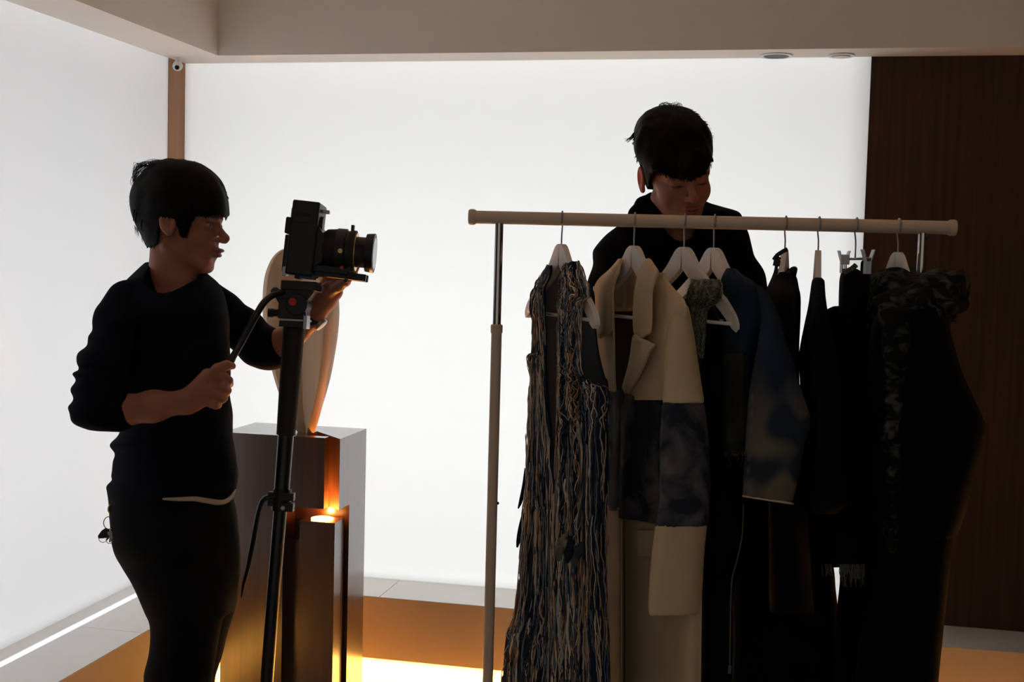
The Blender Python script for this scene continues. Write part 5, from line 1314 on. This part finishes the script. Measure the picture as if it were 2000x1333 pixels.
d4s = 2.21
rows4 = [(v, a, b, float(np.interp(v, [560, 620, 700, 980], [2.31, 2.27, 2.215, d4s])), .034 if v > 600 else .034*max(.3, (v-550)/50)) for v, a, b in S4]
def cuff4(f, u, v, d, X, Y, Z): return np.maximum(f, (v-(969.5+(u-1452)*.155))*.001)
nb = waves(97, 12, 62, (1, 1, .8)); nb2 = waves(98, 8, 90)
def bleachpaint(co):
    q = (co-CN) @ RN; d = -q[:, 2]; v = 666.5-FPX*q[:, 1]/d; u = 1000+FPX*q[:, 0]/d
    n_ = nb(co[:, 0], co[:, 1], co[:, 2])+.35*nb2(co[:, 0], co[:, 1], co[:, 2])
    # the sleeve itself is bleached from the elbow down
    m_ = np.clip((v-705)/170, 0, 1.0)*np.clip(.60+1.1*n_, 0.08, 1)
    seamx = np.interp(v, [760, 850, 969], [1470, 1465, 1458]); st = np.clip(1-np.abs(u-seamx)/5, 0, 1)*(.5+.5*np.sin(v*.22))*(v > 760)
    A_, B_ = np.array([.016, .030, .055]), np.array([.15, .138, .105])
    c = A_*(1-m_[:, None])+B_*m_[:, None]; c = c*(1-.7*st[:, None])+np.array([.16, .18, .20])*.7*st[:, None]
    return c
M['sleevetint'] = by_attr('bleached_sleeve_denim', .9, .12)
lofted('sleeve', rows4, M['sleevetint'], jk, .004, p=2.1, warp=lambda X, Y, Z: .0018*sfold(X, Y, Z), extra=cuff4, paintf=bleachpaint)
lip = [P(u, 969.5+(u-1452)*.155, d4s-.032*math.sqrt(max(0, 1-((u-1500)/49.)**2))) for u in np.linspace(1451.5, 1549, 20)]
MB().tube(np.array(lip), .0021, 8).build('cuff_edge', M['beige'], jk, smooth=True)['label'] = 'raw pale edge of the cuff'
sm_ = [P(u, v, D4(u, .0)-.03) for u, v in ((1481, 566), (1488, 590), (1489, 630), (1483, 670), (1475, 710), (1468, 750))]

# ---- black shirt seen edge-on
db = 2.49
g5 = empty('shirt', P(1530, 560, db), 'black collared shirt hanging edge-on beside the bleached sleeve, under the buckled strap', 'shirt')
lofted('body', [(529, 1514, 1545, db, .085), (545, 1507, 1553, db, .115), (562, 1499, 1556, db, .155), (580, 1494, 1560, db, .19), (620, 1494, 1560, db, .218), (680, 1500, 1558, db, .215), (760, 1500, 1560, db, .21), (900, 1500, 1575, db, .20), (1050, 1500, 1580, db, .19), (1150, 1500, 1585, db, .18), (1200, 1502, 1590, db, .17)], M['blackcloth'], g5, .006, warp=vfold(101, .002))
lofted('collar', [(520.5, 1546, 1556, db, .03), (524, 1543, 1558.5, db, .04), (540, 1539, 1555, db, .045), (560, 1536, 1553, db, .045)], M['blackcloth'], g5, .004)
sl = cr(np.array([P(1511, 508, db-.08), P(1518, 499, db-.08), P(1528, 492, db-.08), P(1538, 487, db-.08)]), 16)
st_ = empty('buckle_strap', P(1520, 500, db-.08), 'black strap with a plastic buckle looped over the edge-on hanger', 'strap')
MB().tube(sl, .0042, 10, flat=.6).build('loop', M['black'], st_, smooth=True)
MB().tube(cr(np.array([P(1523, 503, db-.08), P(1518, 512, db-.08), P(1516, 524, db-.08), P(1514, 534, db-.08)]), 14), .0036, 8).build('strap_end', M['black'], st_, smooth=True)
b_ = MB(); b_.box((-6, -6, -5), (6, 6, 5), pf(1517, 514, 12, db-.085)); b_.build('buckle', M['black'], st_, bevel=.001)
# ---- narrow navy garment
g6 = empty('navy_dress', P(1598, 560, 2.48), 'narrow dark navy sleeveless dress hanging edge-on, widening to the hem', 'dress')
lofted('body', [(542, 1588, 1606, 2.475, .11), (547, 1584, 1611, 2.475, .125), (566, 1582, 1612, 2.475, .165), (600, 1578, 1615, 2.47, .232), (640, 1570, 1622, 2.465, .24), (696, 1560, 1634, 2.475, .22), (760, 1562, 1645, 2.47, .21), (860, 1566, 1655, 2.47, .2), (940, 1566, 1660, 2.47, .19), (985, 1568, 1655, 2.46, .18), (1003, 1580, 1630, 2.46, .17)], M['navycloth'], g6, .006, warp=vfold(103, .002))
# ---- black skirt on the clip hanger
g7 = empty('skirt', P(1670, 560, 2.47), 'black skirt with a frayed hem hanging from the metal clip hanger', 'skirt')
lofted('body', [(526, 1646, 1672, 2.60, .05), (534, 1645, 1690, 2.60, .06), (545, 1642, 1700, 2.60, .07), (580, 1640, 1706, 2.60, .08), (640, 1638, 1712, 2.60, .09), (700, 1632, 1716, 2.60, .09), (860, 1618, 1722, 2.60, .09), (1000, 1606, 1724, 2.60, .09), (1108, 1600, 1722, 2.60, .09)], M['blackcloth'], g7, .006, warp=vfold(105, .002))
lofted('waistband', [(507, 1684, 1699, 2.575, .02), (512, 1681, 1702, 2.575, .025), (530, 1680, 1701, 2.575, .03), (560, 1676, 1700, 2.58, .03)], M['blackcloth'], g7, .005)
MB().tube(cr(np.array([P(1648, 533, 2.53), P(1656, 529, 2.525), P(1664, 525, 2.525), P(1672, 518, 2.53)]), 16), .0055, 10, flat=.5).build('hanging_loop', M['frill'], g7, smooth=True)
lofted('side_drape', [(598, 1628, 1642, 2.62, .03), (606, 1614, 1650, 2.62, .05), (640, 1610, 1660, 2.62, .06), (760, 1608, 1680, 2.62, .06), (900, 1606, 1690, 2.62, .06), (1060, 1604, 1700, 2.62, .06)], M['blackcloth'], g7, .006)
mb = MB()
for i in range(60):
    u0 = rs2.uniform(1604, 1688); u0 = u0+14 if 1624 < u0 < 1641 else u0; L_ = rs2.uniform(6, 34)*(1.2 if u0 > 1640 else .8); dd = 2.505
    mb.tube(cr(np.array([P(u0, 1102, dd), P(u0+rs2.uniform(-2, 2), 1108+L_*.5, dd), P(u0+rs2.uniform(-3, 4), 1108+L_, dd)]), 8), .0009, 5)
o = mb.build('hem_fray', M['thread'], g7, smooth=True); o['kind'] = 'stuff'
# ---- ruffled black dress nearest the right post
g8 = empty('ruffled_dress', P(1800, 560, 2.45), 'black strapless dress with a crumpled grey-flecked ruffle top, nearest the right post', 'dress')
nz8 = waves(111, 16, 95); nz9 = waves(113, 10, 190)
lofted('ruffle', [(533, 1712, 1880, 2.44, .11), (545, 1706, 1886, 2.44, .14), (570, 1702, 1885, 2.43, .17), (600, 1704, 1876, 2.42, .19), (622, 1712, 1866, 2.42, .19)], M['ruffle'], g8, .004, p=2.8, smooth=0, warp=lambda X, Y, Z: .0075*nz8(X, Y, Z)+.003*nz9(X, Y, Z))
lofted('ruffle', [(600, 1722, 1790, 2.22, .03), (660, 1724, 1775, 2.215, .028), (760, 1728, 1765, 2.215, .026), (900, 1730, 1758, 2.215, .026), (1000, 1732, 1755, 2.22, .024), (1080, 1735, 1750, 2.22, .02)], M['ruffle'], g8, .005, smooth=0, warp=lambda X, Y, Z: .005*nz8(X, Y, Z)+.002*nz9(X, Y, Z))
lofted('body', [(600, 1712, 1852, 2.395, .175), (625, 1706, 1854, 2.395, .1755), (650, 1700, 1857, 2.395, .1755), (690, 1696, 1867, 2.395, .1755), (730, 1694, 1879, 2.395, .1755), (775, 1692, 1899, 2.395, .1755), (815, 1692, 1918, 2.395, .1755), (838, 1692, 1926, 2.395, .1755), (862, 1692, 1922, 2.395, .1755), (920, 1694, 1909, 2.395, .1755), (980, 1696, 1892, 2.395, .1755), (1020, 1698, 1880, 2.395, .1755), (1051, 1700, 1868, 2.395, .1755)], M['blackcloth'], g8, .006, p=4, warp=vfold(115, .002))
lofted('underskirt', [(1040, 1705, 1862, 2.46, .08), (1110, 1700, 1855, 2.46, .08), (1180, 1690, 1848, 2.46, .08), (1250, 1680, 1841, 2.46, .08), (1333, 1672, 1833, 2.46, .08), (1450, 1662, 1822, 2.46, .08), (1560, 1655, 1812, 2.46, .08)], M['blackcloth'], g8, .007, warp=vfold(117, .002))
# ---- two pairs of long black trousers behind
g9 = empty('trousers', P(1520, 1100, 2.52), 'long black trousers hanging below the black shirt, left of the thin white gap', 'trousers')
lofted('leg', [(860, 1438, 1590, 2.75, .04), (985, 1438, 1604, 2.75, .045), (1108, 1436, 1624, 2.75, .045), (1150, 1435, 1628, 2.75, .045), (1200, 1434, 1633.5, 2.75, .045), (1333, 1432, 1640, 2.75, .045), (1520, 1430, 1642, 2.75, .045)], M['blackcloth'], g9, .007, p=3.2, warp=vfold(119, .0015))
g10 = empty('trousers', P(1680, 1100, 2.66), 'long black trousers hanging below the frayed skirt, right of the thin white gap', 'trousers')
lofted('leg', [(1060, 1644, 1720, 2.64, .04), (1108, 1642, 1722, 2.64, .04), (1150, 1639, 1722, 2.64, .04), (1200, 1634, 1722, 2.64, .04), (1333, 1628, 1722, 2.64, .04), (1520, 1626, 1722, 2.64, .04)], M['blackcloth'], g10, .006, p=3.0)
